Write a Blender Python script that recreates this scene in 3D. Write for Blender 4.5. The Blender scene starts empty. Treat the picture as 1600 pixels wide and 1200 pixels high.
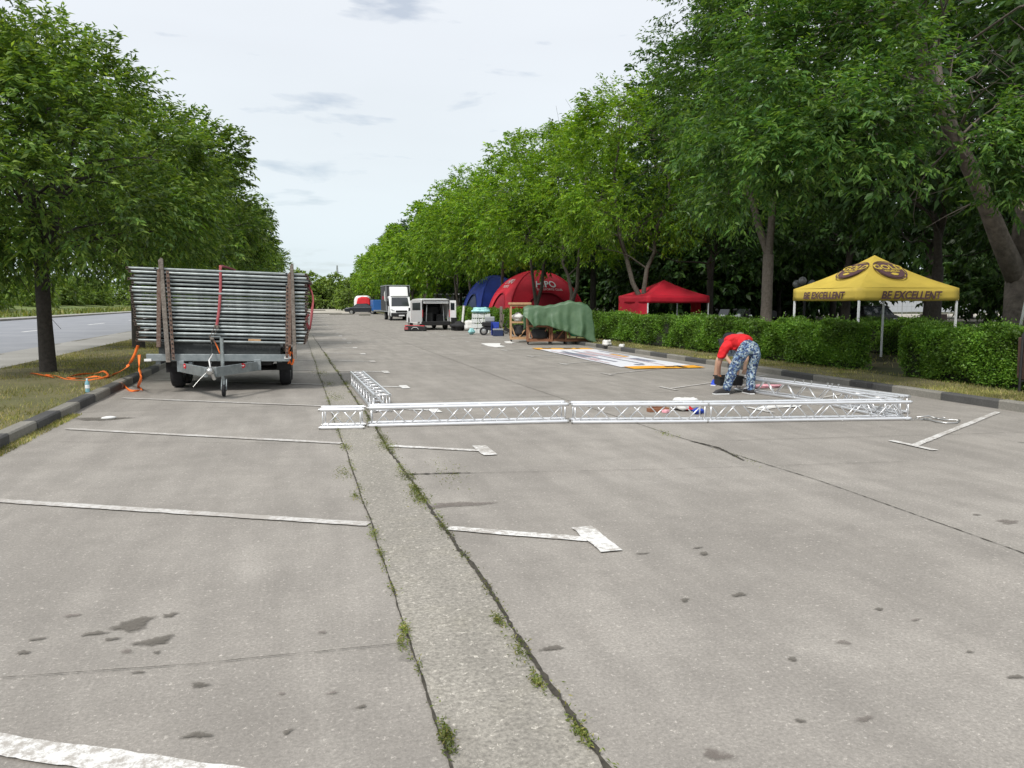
import bpy, math, random
import numpy as np
from mathutils import Vector, Matrix
PI = math.pi; R = math.radians
# ---------------------------------------------------------------- camera, world, sun, exposure
scn = bpy.context.scene; col = scn.collection
H = 1.65; F = 1200.0
PIT = math.atan(128/1200); YAW = math.atan(335/math.hypot(1200, 128))
cam = bpy.data.objects.new('camera', bpy.data.cameras.new('camera')); col.objects.link(cam); scn.camera = cam
cam.location = (0, 0, H); cam.rotation_euler = (PI/2-PIT, 0, -YAW)
cam.data.sensor_width = 36; cam.data.lens = 27; cam.data.clip_end = 6000; cam.data.clip_start = .05
SUN_EL = 50; SUN_AZ = -135     # azimuth measured from +Y towards +X
w = bpy.data.worlds.new('World'); scn.world = w; w.use_nodes = True
nt = w.node_tree; N = nt.nodes; Lk = nt.links; N.clear()
out = N.new('ShaderNodeOutputWorld'); bg = N.new('ShaderNodeBackground'); Lk.new(bg.outputs[0], out.inputs[0])
sky = N.new('ShaderNodeTexSky'); sky.sky_type = 'NISHITA'; sky.sun_disc = False
sky.sun_elevation = R(SUN_EL); sky.sun_rotation = R(SUN_AZ); sky.dust_density = 2.0
bg.inputs[1].default_value = .1
tc = N.new('ShaderNodeTexCoord'); mp = N.new('ShaderNodeMapping'); mp.inputs['Scale'].default_value = (1, 1, 4.5)
Lk.new(tc.outputs['Generated'], mp.inputs[0])
n1 = N.new('ShaderNodeTexNoise'); n1.inputs['Scale'].default_value = 5.5; n1.inputs['Detail'].default_value = 7; n1.inputs['Roughness'].default_value = .52; n1.inputs['Distortion'].default_value = .3
Lk.new(mp.outputs[0], n1.inputs[0])
rp = N.new('ShaderNodeValToRGB'); rp.color_ramp.elements[0].position = .30; rp.color_ramp.elements[0].color = (.0, .0, .0, 1)
rp.color_ramp.elements[1].position = .40; rp.color_ramp.elements[1].color = (1, 1, 1, 1)
Lk.new(n1.outputs[0], rp.inputs[0])
sx = N.new('ShaderNodeSeparateXYZ'); Lk.new(tc.outputs['Generated'], sx.inputs[0])
cr = N.new('ShaderNodeValToRGB'); Lk.new(sx.outputs[2], cr.inputs[0])
e = cr.color_ramp.elements; e[0].position = 0; e[0].color = (6.1, 7.0, 7.3, 1); e[1].position = .16; e[1].color = (6.5, 7.1, 7.5, 1)
e2 = e.new(.3); e2.color = (6.7, 7.1, 7.6, 1); e3 = e.new(.6); e3.color = (7.9, 8.15, 8.5, 1)
n2 = N.new('ShaderNodeTexNoise'); n2.inputs['Scale'].default_value = 1.4; n2.inputs['Detail'].default_value = 4; Lk.new(mp.outputs[0], n2.inputs[0])
v2 = N.new('ShaderNodeMapRange'); v2.inputs[1].default_value = .3; v2.inputs[2].default_value = .7; v2.inputs[3].default_value = .97; v2.inputs[4].default_value = 1.06; Lk.new(n2.outputs[0], v2.inputs[0])
mu = N.new('ShaderNodeVectorMath'); mu.operation = 'SCALE'; Lk.new(cr.outputs[0], mu.inputs[0]); Lk.new(v2.outputs[0], mu.inputs['Scale'])
# thin blue openings: the clear sky behind, partly veiled
mx0 = N.new('ShaderNodeMix'); mx0.data_type = 'RGBA'; mx0.inputs[0].default_value = .58
Lk.new(sky.outputs[0], mx0.inputs[6]); Lk.new(mu.outputs[0], mx0.inputs[7])
mx = N.new('ShaderNodeMix'); mx.data_type = 'RGBA'; Lk.new(rp.outputs[0], mx.inputs[0]); Lk.new(mx0.outputs[2], mx.inputs[6]); Lk.new(mu.outputs[0], mx.inputs[7])
Lk.new(mx.outputs[2], bg.inputs[0])
sl = bpy.data.lights.new('sun', 'SUN'); sun = bpy.data.objects.new('sun', sl); col.objects.link(sun)
sl.energy = 2.6; sl.angle = R(12); sl.color = (1, .96, .9)
az = R(SUN_AZ); el = R(SUN_EL)
sd = Vector((math.sin(az)*math.cos(el), math.cos(az)*math.cos(el), math.sin(el)))
sun.rotation_euler = sd.to_track_quat('Z', 'Y').to_euler()
scn.view_settings.view_transform = 'Standard'; scn.view_settings.look = 'None'; scn.view_settings.exposure = 0.3; scn.view_settings.gamma = 1

# ---------------------------------------------------------------- helpers
def ray(px, py):
    u = (px-800)/F; v = -(py-600)/F
    f = math.cos(PIT)+v*math.sin(PIT); z = -math.sin(PIT)+v*math.cos(PIT)
    return (u*math.cos(YAW)+f*math.sin(YAW), -u*math.sin(YAW)+f*math.cos(YAW), z)
def G(px, py, z=0.0):            # survey: photo pixel of a point at height z -> ground x, y
    r = ray(px, py); t = (z-H)/r[2]; return (r[0]*t, r[1]*t)
def D(px, d):                    # survey: photo column at distance d
    u = (px-800)/F*d*.994
    return (u*math.cos(YAW)+d*math.sin(YAW), -u*math.sin(YAW)+d*math.cos(YAW))
def ZZ(py, d): return H-(py-472)/F*d*.99

def tag(o, label=None, cat=None, group=None, kind=None):
    if label: o['label'] = label
    if cat: o['category'] = cat
    if group: o['group'] = group
    if kind: o['kind'] = kind
    return o
def empty(name, loc, rz=0, label=None, cat=None, group=None, rx=0, ry=0):
    o = bpy.data.objects.new(name, None); col.objects.link(o); o.empty_display_size = .2
    o.location = loc; o.rotation_euler = (rx, ry, rz); return tag(o, label, cat, group)
def copy_tree(o, parent=None):
    c = o.copy(); col.objects.link(c); c.parent = parent
    for ch in list(o.children): copy_tree(ch, c)
    return c

class MB:
    def __init__(s): s.v = []; s.f = []
    def add(s, vs, fs):
        n = len(s.v); s.v += [tuple(v) for v in vs]; s.f += [tuple(i+n for i in f) for f in fs]; return s
    def box(s, c, d, rz=0, rx=0, ry=0):
        M = Matrix.Rotation(rz, 3, 'Z') @ Matrix.Rotation(ry, 3, 'Y') @ Matrix.Rotation(rx, 3, 'X')
        c = Vector(c); h = [q/2 for q in d]
        vs = [c+M @ Vector((x*h[0], y*h[1], z*h[2])) for x in (-1, 1) for y in (-1, 1) for z in (-1, 1)]
        return s.add(vs, [(0, 1, 3, 2), (4, 6, 7, 5), (0, 4, 5, 1), (2, 3, 7, 6), (0, 2, 6, 4), (1, 5, 7, 3)])
    def tube(s, pts, r, n=8, cap=True):
        pts = [Vector(p) for p in pts]; m = len(pts)
        if not hasattr(r, '__len__'): r = [r]*m
        vs = []; fs = []; a = None
        for i, p in enumerate(pts):
            t = (pts[min(i+1, m-1)]-pts[max(i-1, 0)]); t = t.normalized() if t.length > 1e-9 else Vector((0, 0, 1))
            if a is None: a = t.orthogonal().normalized()
            else:
                a = a-t*a.dot(t); a = a.normalized() if a.length > 1e-6 else t.orthogonal().normalized()
            b = t.cross(a)
            for k in range(n):
                q = 2*PI*k/n; vs.append(p+a*math.cos(q)*r[i]+b*math.sin(q)*r[i])
        for i in range(m-1):
            for k in range(n):
                k2 = (k+1) % n; fs.append((i*n+k, i*n+k2, (i+1)*n+k2, (i+1)*n+k))
        if cap: fs += [tuple(range(n-1, -1, -1)), tuple((m-1)*n+k for k in range(n))]
        return s.add(vs, fs)
    def prism(s, poly, y0, y1, axis='y'):     # polygon in x,z extruded along y (or in y,z along x; or x,y along z)
        n = len(poly)
        def P(a, b, t): return {'y': (a, t, b), 'x': (t, a, b), 'z': (a, b, t)}[axis]
        vs = [P(a, b, y0) for a, b in poly]+[P(a, b, y1) for a, b in poly]
        fs = [tuple(range(n)), tuple(range(2*n-1, n-1, -1))]+[(i, i+n, (i+1) % n+n, (i+1) % n) for i in range(n)]
        return s.add(vs, fs)
    def lathe(s, prof, c, axis=(1, 0, 0), n=24):   # prof: (radius, offset along the axis)
        ax = Vector(axis).normalized(); a = ax.orthogonal().normalized(); b = ax.cross(a); c = Vector(c); m = len(prof)
        vs = []; fs = []
        for r, o in prof:
            for k in range(n): q = 2*PI*k/n; vs.append(c+ax*o+a*math.cos(q)*r+b*math.sin(q)*r)
        for i in range(m-1):
            for k in range(n): k2 = (k+1) % n; fs.append((i*n+k, i*n+k2, (i+1)*n+k2, (i+1)*n+k))
        return s.add(vs, fs)
    def ball(s, c, r, n=10, m=8):
        if not hasattr(r, '__len__'): r = (r, r, r)
        vs = []; fs = []
        for i in range(m+1):
            th = PI*i/m
            for k in range(n): q = 2*PI*k/n; vs.append((c[0]+r[0]*math.sin(th)*math.cos(q), c[1]+r[1]*math.sin(th)*math.sin(q), c[2]+r[2]*math.cos(th)))
        for i in range(m):
            for k in range(n): k2 = (k+1) % n; fs.append((i*n+k, (i+1)*n+k, (i+1)*n+k2, i*n+k2))
        return s.add(vs, fs)
    def grid(s, fn, nu, nv):
        vs = [fn(i/nu, j/nv) for i in range(nu+1) for j in range(nv+1)]
        fs = [(i*(nv+1)+j, (i+1)*(nv+1)+j, (i+1)*(nv+1)+j+1, i*(nv+1)+j+1) for i in range(nu) for j in range(nv)]
        return s.add(vs, fs)
    def build(s, name, m, parent=None, smooth=False, bevel=0, label=None, solid=0, sub=0, loc=None):
        me = bpy.data.meshes.new(name); me.from_pydata(s.v, [], s.f); me.materials.append(m)
        if smooth:
            me.polygons.foreach_set('use_smooth', [True]*len(me.polygons))
        me.validate(); me.update()
        o = bpy.data.objects.new(name, me); col.objects.link(o); o.parent = parent
        if loc: o.location = loc
        if smooth == 'auto':
            try: me.set_sharp_from_angle(angle=R(40))
            except Exception: pass
        if bevel:
            b = o.modifiers.new('b', 'BEVEL'); b.width = bevel; b.segments = 2; b.limit_method = 'ANGLE'
        if solid:
            b = o.modifiers.new('s', 'SOLIDIFY'); b.thickness = solid; b.offset = 0
        if sub:
            b = o.modifiers.new('u', 'SUBSURF'); b.levels = sub; b.render_levels = sub
        if label: o['label'] = label
        return o

def mat(name, c, rough=.7, metal=0, var=.0, vs=8, bump=0, bs=40, c2=None, spec=.5, trans=0, emit=None, det=6, alpha=1):
    m = bpy.data.materials.new(name); m.use_nodes = True; t = m.node_tree; b = t.nodes['Principled BSDF']
    b.inputs['Base Color'].default_value = (*c, 1); b.inputs['Roughness'].default_value = rough; b.inputs['Metallic'].default_value = metal
    b.inputs['Specular IOR Level'].default_value = spec
    if trans: b.inputs['Transmission Weight'].default_value = trans
    if alpha < 1: b.inputs['Alpha'].default_value = alpha
    tcn = t.nodes.new('ShaderNodeTexCoord')
    if var or c2:
        n = t.nodes.new('ShaderNodeTexNoise'); n.inputs['Scale'].default_value = vs; n.inputs['Detail'].default_value = det; n.inputs['Roughness'].default_value = .65
        t.links.new(tcn.outputs['Object'], n.inputs[0])
        r = t.nodes.new('ShaderNodeMapRange'); r.inputs[1].default_value = .32; r.inputs[2].default_value = .68; t.links.new(n.outputs[0], r.inputs[0])
        x = t.nodes.new('ShaderNodeMix'); x.data_type = 'RGBA'; t.links.new(r.outputs[0], x.inputs[0])
        k = c2 if c2 else tuple(q*(1+var) for q in c); k0 = c if c2 else tuple(q*(1-var) for q in c)
        x.inputs[6].default_value = (*k0, 1); x.inputs[7].default_value = (*k, 1); t.links.new(x.outputs[2], b.inputs['Base Color'])
    if bump:
        n = t.nodes.new('ShaderNodeTexNoise'); n.inputs['Scale'].default_value = bs; n.inputs['Detail'].default_value = 5; t.links.new(tcn.outputs['Object'], n.inputs[0])
        q = t.nodes.new('ShaderNodeBump'); q.inputs['Strength'].default_value = bump; q.inputs['Distance'].default_value = .02
        t.links.new(n.outputs[0], q.inputs['Height']); t.links.new(q.outputs[0], b.inputs['Normal'])
    return m

def ground_mat(name, c, c2, speck=.35, streak=0, slab=0, lichen=None, spots=.5, rough=.9, fine=90, tone=.12):
    m = bpy.data.materials.new(name); m.use_nodes = True; t = m.node_tree; b = t.nodes['Principled BSDF']; b.inputs['Roughness'].default_value = rough
    b.inputs['Specular IOR Level'].default_value = .3
    tcn = t.nodes.new('ShaderNodeTexCoord'); ob = tcn.outputs['Object']
    def noise(sc, det=6, ro=.6):
        n = t.nodes.new('ShaderNodeTexNoise'); n.inputs['Scale'].default_value = sc; n.inputs['Detail'].default_value = det; n.inputs['Roughness'].default_value = ro; t.links.new(ob, n.inputs[0]); return n.outputs[0]
    def mr(i, a, b_, c_, d_):
        r = t.nodes.new('ShaderNodeMapRange'); t.links.new(i, r.inputs[0])
        for k, q in zip((1, 2, 3, 4), (a, b_, c_, d_)): r.inputs[k].default_value = q
        return r.outputs[0]
    def mix(f, a, b_, mode='MIX'):
        x = t.nodes.new('ShaderNodeMix'); x.data_type = 'RGBA'; x.blend_type = mode
        for k, q in ((0, f), (6, a), (7, b_)):
            if hasattr(q, 'links') or hasattr(q, 'is_linked'): t.links.new(q, x.inputs[k])
            else: x.inputs[k].default_value = q if k == 0 else (*q, 1)
        return x.outputs[2]
    k = mix(mr(noise(.35, 5), .38, .62, 0, 1), c, c2)
    k = mix(mr(noise(1.9, 8, .7), .35, .65, tone, 0), k, tuple(q*.55 for q in c))
    if slab:
        sp_ = t.nodes.new('ShaderNodeSeparateXYZ'); t.links.new(ob, sp_.inputs[0]); cb = t.nodes.new('ShaderNodeCombineXYZ')
        for ax_, (o_, s_) in enumerate(((-4.4, 1/3.6), (-6.42, 1/6.3))):
            m1 = t.nodes.new('ShaderNodeMath'); m1.operation = 'ADD'; m1.inputs[1].default_value = o_; t.links.new(sp_.outputs[ax_], m1.inputs[0])
            m2 = t.nodes.new('ShaderNodeMath'); m2.operation = 'MULTIPLY'; m2.inputs[1].default_value = s_; t.links.new(m1.outputs[0], m2.inputs[0])
            m3 = t.nodes.new('ShaderNodeMath'); m3.operation = 'FLOOR'; t.links.new(m2.outputs[0], m3.inputs[0]); t.links.new(m3.outputs[0], cb.inputs[ax_])
        wn = t.nodes.new('ShaderNodeTexWhiteNoise'); t.links.new(cb.outputs[0], wn.inputs[0])
        k = mix(mr(wn.outputs[0], 0, 1, 0, slab), k, tuple(q*.7 for q in c2))
    if streak:
        mpn = t.nodes.new('ShaderNodeMapping'); mpn.inputs['Scale'].default_value = (1.6, .22, 1); t.links.new(ob, mpn.inputs[0]); n_ = t.nodes.new('ShaderNodeTexNoise'); n_.inputs['Scale'].default_value = 2.2; n_.inputs['Detail'].default_value = 6; t.links.new(mpn.outputs[0], n_.inputs[0])
        k = mix(mr(n_.outputs[0], .4, .62, streak, 0), k, tuple(q*.6 for q in c))
        k = mix(mr(noise(.9, 9, .75), .5, .66, 0, streak), k, tuple(min(.8, q*1.35) for q in c))
    if lichen: k = mix(mr(noise(2.3, 6, .7), .48, .64, 0, .45), k, lichen)
    k = mix(mr(noise(fine, 3, .8), .3, .7, speck, 0), k, tuple(q*.35 for q in c))
    k = mix(mr(noise(fine*.45, 4, .9), .58, .72, 0, speck*1.3), k, tuple(min(.75, q*2.0) for q in c))
    v = t.nodes.new('ShaderNodeTexVoronoi'); v.inputs['Scale'].default_value = 26; t.links.new(ob, v.inputs[0])
    vr = t.nodes.new('ShaderNodeSeparateColor'); t.links.new(v.outputs['Color'], vr.inputs[0])
    a = mr(v.outputs['Distance'], .10, .17, 1, 0); g = mr(vr.outputs[0], .92, .97, 0, .55)
    mm = t.nodes.new('ShaderNodeMath'); mm.operation = 'MULTIPLY'; t.links.new(a, mm.inputs[0]); t.links.new(g, mm.inputs[1])
    k = mix(mm.outputs[0], k, (.55, .53, .49))
    if spots:
        v = t.nodes.new('ShaderNodeTexVoronoi'); v.inputs['Scale'].default_value = 1.7; v.inputs['Randomness'].default_value = 1; t.links.new(ob, v.inputs[0])
        vr = t.nodes.new('ShaderNodeSeparateColor'); t.links.new(v.outputs['Color'], vr.inputs[0])
        rad = mr(vr.outputs[1], 0, 1, .02, .10)
        wob = mr(noise(18, 3), .3, .7, -.02, .02)
        s1 = t.nodes.new('ShaderNodeMath'); s1.operation = 'ADD'; t.links.new(v.outputs['Distance'], s1.inputs[0]); t.links.new(wob, s1.inputs[1])
        lt = t.nodes.new('ShaderNodeMath'); lt.operation = 'SUBTRACT'; t.links.new(rad, lt.inputs[0]); t.links.new(s1.outputs[0], lt.inputs[1])
        a = mr(lt.outputs[0], 0, .015, 0, 1); g = mr(vr.outputs[0], .45, .9, 0, spots)
        mm = t.nodes.new('ShaderNodeMath'); mm.operation = 'MULTIPLY'; t.links.new(a, mm.inputs[0]); t.links.new(g, mm.inputs[1])
        k = mix(mm.outputs[0], k, tuple(q*.33 for q in c))
    t.links.new(k, b.inputs['Base Color'])
    bp = t.nodes.new('ShaderNodeBump'); bp.inputs['Strength'].default_value = .5; bp.inputs['Distance'].default_value = .006
    t.links.new(noise(fine*.7, 6, .8), bp.inputs['Height']); t.links.new(bp.outputs[0], b.inputs['Normal'])
    return m

def leaf_mat(name, c, c2, c3, tr=.35, rough=.45):
    m = bpy.data.materials.new(name); m.use_nodes = True; t = m.node_tree; b = t.nodes['Principled BSDF']
    b.inputs['Roughness'].default_value = rough; b.inputs['Specular IOR Level'].default_value = .35
    g = t.nodes.new('ShaderNodeNewGeometry'); r = t.nodes.new('ShaderNodeValToRGB'); t.links.new(g.outputs['Random Per Island'], r.inputs[0])
    e = r.color_ramp.elements; e[0].position = 0; e[0].color = (*c, 1); e[1].position = 1; e[1].color = (*c3, 1); q = e.new(.55); q.color = (*c2, 1)
    tcn = t.nodes.new('ShaderNodeTexCoord'); n = t.nodes.new('ShaderNodeTexNoise'); n.inputs['Scale'].default_value = 1.5; n.inputs['Detail'].default_value = 4; t.links.new(tcn.outputs['Object'], n.inputs[0])
    mr = t.nodes.new('ShaderNodeMapRange'); mr.inputs[1].default_value = .33; mr.inputs[2].default_value = .67; mr.inputs[3].default_value = .5; mr.inputs[4].default_value = 1.6; t.links.new(n.outputs[0], mr.inputs[0])
    s = t.nodes.new('ShaderNodeVectorMath'); s.operation = 'SCALE'; t.links.new(r.outputs[0], s.inputs[0]); t.links.new(mr.outputs[0], s.inputs['Scale'])
    t.links.new(s.outputs[0], b.inputs['Base Color'])
    tl = t.nodes.new('ShaderNodeBsdfTranslucent'); s2 = t.nodes.new('ShaderNodeVectorMath'); s2.operation = 'MULTIPLY'; s2.inputs[1].default_value = (1.5, 1.45, .5)
    t.links.new(s.outputs[0], s2.inputs[0]); t.links.new(s2.outputs[0], tl.inputs[0])
    x = t.nodes.new('ShaderNodeMixShader'); x.inputs[0].default_value = tr; o = t.nodes['Material Output']
    t.links.new(b.outputs[0], x.inputs[1]); t.links.new(tl.outputs[0], x.inputs[2]); t.links.new(x.outputs[0], o.inputs[0])
    return m

def quads(name, V, m, parent=None):     # V: (n,4,3) array of separate quads
    V = np.ascontiguousarray(V, dtype=np.float32); n = V.shape[0]
    me = bpy.data.meshes.new(name); me.vertices.add(n*4); me.vertices.foreach_set('co', V.reshape(-1))
    me.loops.add(n*4); me.loops.foreach_set('vertex_index', np.arange(n*4, dtype=np.int32))
    me.polygons.add(n); me.polygons.foreach_set('loop_start', np.arange(0, n*4, 4, dtype=np.int32))
    me.update(calc_edges=True); me.materials.append(m)
    o = bpy.data.objects.new(name, me); col.objects.link(o); o.parent = parent
    return o
def nrm(a): return a/np.maximum(np.linalg.norm(a, axis=-1, keepdims=True), 1e-6)

def leaves(rs, base, ax, L, W, upk=.8, droop=.35):      # one quad leaf per base point, along ax
    n = base.shape[0]
    d = nrm(ax+rs.normal(0, .28, (n, 3))+np.array([0, 0, -droop]))
    up = nrm(np.array([0, 0, upk])+rs.normal(0, .5, (n, 3)))
    w = nrm(np.cross(d, up)); nn = np.cross(w, d)
    l = (L*rs.uniform(.7, 1.25, (n, 1))); wd = W*rs.uniform(.75, 1.2, (n, 1))
    return np.stack([base, base+d*l*.42+w*wd*.5+nn*l*.05, base+d*l-nn*l*.12, base+d*l*.42-w*wd*.5+nn*l*.05], 1)

def clump_leaves(rs, C, rad, centre, spr=14, per=10, L=.13, W=.05, slen=.45, flat=.75):
    K = C.shape[0]; S = K*spr
    cc = np.repeat(C, spr, 0); rr = np.repeat(rad, spr)[:, None]
    outw = nrm(cc-centre)
    d = nrm(rs.normal(0, 1, (S, 3))+outw*.8+np.array([0, 0, .55]))
    p = cc+d*rr*np.array([1, 1, flat])*(1-.55*rs.rand(S, 1)**2.2)
    a = nrm(d+outw*.4+rs.normal(0, .4, (S, 3))+np.array([0, 0, -.15]))
    t = np.tile(np.linspace(0, 1, per)**.6, S)[:, None]
    A = np.repeat(a, per, 0); P = np.repeat(p, per, 0)+A*t*slen*rs.uniform(.6, 1.2, (S*per, 1))+np.array([0, 0, -.12])*t*t*slen
    side = nrm(np.cross(A, np.array([0, 0, 1.0]))+1e-4)*np.tile(np.where(np.arange(per) % 2, 1., -1.), S)[:, None]
    return leaves(rs, P, A*.75+side*.75, L, W)

def envelope(rs, K, z0, z1, rx, ry=None, cx=0, cy=0, inner=.25, low=.35):
    ry = ry or rx; out_ = []; lobes = []
    while len(lobes) < 26:
        d = rs.normal(0, 1, 3); d /= np.linalg.norm(d)
        if all(np.dot(d, q) < .86 for q in lobes) or rs.rand() < .04: lobes.append(d)
    lr = rs.uniform(.82, 1.1, 26)
    while len(out_) < K:
        li = rs.randint(26); d = lobes[li]+rs.normal(0, .17, 3); d /= np.linalg.norm(d)
        if d[2] < -low and rs.rand() < .5: continue
        q = (rs.uniform(.78, 1.0) if rs.rand() > inner else rs.uniform(.25, .78))*lr[li]
        hz = math.hypot(d[0], d[1]); dz = d[2] if d[2] > 0 else -(-d[2])**.7*min(1, .45+hz)
        hk = 1+.08*max(0, -d[2]); out_.append((cx+d[0]*rx*q*hk, cy+d[1]*ry*q*hk, z0+(z1-z0)*.42+dz*(z1-z0)*(.58 if dz > 0 else .42)*q))
    return np.array(out_)
# ---------------------------------------------------------------- materials of the setting
M = {}
M['lot'] = ground_mat('lot', (.345, .32, .288), (.455, .425, .385), speck=.62, spots=.6, fine=60, tone=.42, streak=.38, slab=.35)
M['strip'] = ground_mat('strip', (.35, .328, .288), (.485, .455, .40), speck=.85, streak=.3, lichen=(.38, .355, .29), spots=0, fine=48, tone=.25)
M['road'] = ground_mat('road', (.25, .26, .285), (.30, .31, .335), speck=.2, spots=0, fine=30, tone=.08)
M['pave'] = ground_mat('pave', (.33, .32, .30), (.40, .39, .37), speck=.3, spots=.3, fine=40)
M['soil'] = ground_mat('soil', (.14, .14, .06), (.24, .20, .11), speck=.5, spots=0, fine=30, tone=.4)
M['meadow'] = ground_mat('meadow', (.14, .20, .05), (.22, .25, .09), speck=.4, spots=0, fine=8, tone=.4)
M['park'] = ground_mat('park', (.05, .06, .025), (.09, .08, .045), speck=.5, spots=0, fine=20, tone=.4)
M['sand'] = ground_mat('sand', (.42, .39, .33), (.5, .46, .40), speck=.2, spots=0, fine=10)
M['kerbd'] = ground_mat('kerbd', (.085, .085, .085), (.13, .128, .122), speck=.5, spots=0, fine=40, tone=.3)
M['kerbl'] = ground_mat('kerbl', (.24, .23, .20), (.33, .315, .28), speck=.5, spots=0, fine=40, tone=.35)
M['dirt'] = mat('dirt', (.045, .04, .03), .95, var=.5, vs=30)
def stain_mat(name, c, c2, k):
    m = mat(name, c, .8, c2=c2, vs=14); t = m.node_tree; b = t.nodes['Principled BSDF']; a = t.nodes.new('ShaderNodeAttribute'); a.attribute_name = 'fade'; tcn = t.nodes.new('ShaderNodeTexCoord')
    n = t.nodes.new('ShaderNodeTexNoise'); n.inputs['Scale'].default_value = 45; n.inputs['Detail'].default_value = 6; t.links.new(tcn.outputs['Object'], n.inputs[0])
    ad = t.nodes.new('ShaderNodeMath'); ad.operation = 'MULTIPLY_ADD'; ad.inputs[1].default_value = 1.5; t.links.new(n.outputs[0], ad.inputs[0]); t.links.new(a.outputs['Fac'], ad.inputs[2])
    r = t.nodes.new('ShaderNodeMapRange'); r.inputs[1].default_value = .95; r.inputs[2].default_value = 1.6; r.inputs[4].default_value = k; t.links.new(ad.outputs[0], r.inputs[0]); t.links.new(r.outputs[0], b.inputs['Alpha']); return m
M['stain'] = stain_mat('stain', (.10, .09, .075), (.15, .135, .115), .85); M['stain_b'] = stain_mat('stain_b', (.15, .125, .11), (.2, .175, .155), .6)
# worn road paint: chips down to the tarmac
def paint(name, c, lo, hi, base=(.36, .335, .305)):
    m = mat(name, c, .75); t = m.node_tree; b = t.nodes['Principled BSDF']; tcn = t.nodes.new('ShaderNodeTexCoord')
    n = t.nodes.new('ShaderNodeTexNoise'); n.inputs['Scale'].default_value = 22; n.inputs['Detail'].default_value = 8; n.inputs['Roughness'].default_value = .8
    t.links.new(tcn.outputs['Object'], n.inputs[0]); n2 = t.nodes.new('ShaderNodeTexNoise'); n2.inputs['Scale'].default_value = 1.3; n2.inputs['Detail'].default_value = 3; t.links.new(tcn.outputs['Object'], n2.inputs[0])
    ad = t.nodes.new('ShaderNodeMath'); ad.operation = 'MULTIPLY_ADD'; ad.inputs[1].default_value = .6; t.links.new(n2.outputs[0], ad.inputs[0]); t.links.new(n.outputs[0], ad.inputs[2])
    r = t.nodes.new('ShaderNodeMapRange'); r.inputs[1].default_value = lo; r.inputs[2].default_value = hi; t.links.new(ad.outputs[0], r.inputs[0])
    x = t.nodes.new('ShaderNodeMix'); x.data_type = 'RGBA'; t.links.new(r.outputs[0], x.inputs[0]); x.inputs[6].default_value = (*base, 1); x.inputs[7].default_value = (*c, 1)
    t.links.new(x.outputs[2], b.inputs['Base Color']); return m
M['paint'] = paint('paint', (.66, .655, .635), .74, .86)
M['paint_worn'] = paint('paint_worn', (.56, .55, .53), .74, .92)
M['paint_road'] = mat('paint_road', (.75, .75, .74), .7, var=.08)

def struct(name, mb, m, **k): return tag(mb.build(name, m, **k), kind='structure')
def sheet(mb, poly, z): mb.add([(x, y, z) for x, y in poly], [tuple(range(len(poly)))]); return mb
KL, KR = -3.27, 10.45        # faces of the left and right kerbs
# the big ground with a hole-free sheet, lot and roads stacked above it
struct('ground', sheet(MB(), [(-2500, -200), (2500, -200), (2500, 4500), (-2500, 4500)], -.06), M['meadow'])
struct('parking_lot', sheet(MB(), [(KL-.02, -12), (KR+.02, -12), (KR+.02, 210), (KL-.02, 210)], 0), M['lot'])
struct('road', sheet(MB(), [(-25.2, -20), (-8.75, -20), (-8.75, 600), (-25.2, 600)], -.03), M['road'])
# concrete strip: a gutter of old concrete with gently wavering edges
def wav(y, s, a=.008): return a*(math.sin(y*.9+s)+.5*math.sin(y*4.3+s*2)+.35*math.sin(y*11+s*3))
ys = [-2+.15*i for i in range(360)]+[52+2*i for i in range(75)]
def xl(y): return .50-.004*y+wav(y, 1) if y < 52 else .292
def xr(y): return 1.035-.0095*y+wav(y, 4) if y < 40 else .655
mb = MB(); n = len(ys)
mb.add([(xl(y), y, .004) for y in ys]+[(xr(y), y, .004) for y in ys], [(i, i+n, i+n+1, i+1) for i in range(n-1)])
struct('concrete_strip', mb, M['strip'])
def crack(pts, wd, seed, z=.008, name='crack', m='dirt', step=.04, jit=.12):
    rs = random.Random(seed); v = []; P = []
    for a, b in zip(pts[:-1], pts[1:]):
        L = math.dist(a, b); k = max(2, int(L/step))
        for i in range(k): P.append((a[0]+(b[0]-a[0])*i/k, a[1]+(b[1]-a[1])*i/k))
    P.append(pts[-1]); n = len(P); off = 0
    for i, p in enumerate(P):
        q = P[min(i+1, n-1)]; o = P[max(i-1, 0)]; dx, dy = q[0]-o[0], q[1]-o[1]; l = math.hypot(dx, dy) or 1; nx, ny = -dy/l, dx/l
        off = off*.94+rs.uniform(-1, 1)*(wd*jit+.0008); w2 = wd*rs.uniform(.15, .65)
        v += [(p[0]+nx*(off+w2), p[1]+ny*(off+w2), z), (p[0]+nx*(off-w2), p[1]+ny*(off-w2), z)]
    return struct(name, MB().add(v, [(2*i, 2*i+1, 2*i+3, 2*i+2) for i in range(n-1)]), M[m])
crack([(xr(y), y) for y in np.arange(1, 40, .5)], .030, 1, name='joint')
crack([(xl(y), y) for y in np.arange(1, 40, .5)], .012, 2, name='joint')
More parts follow.
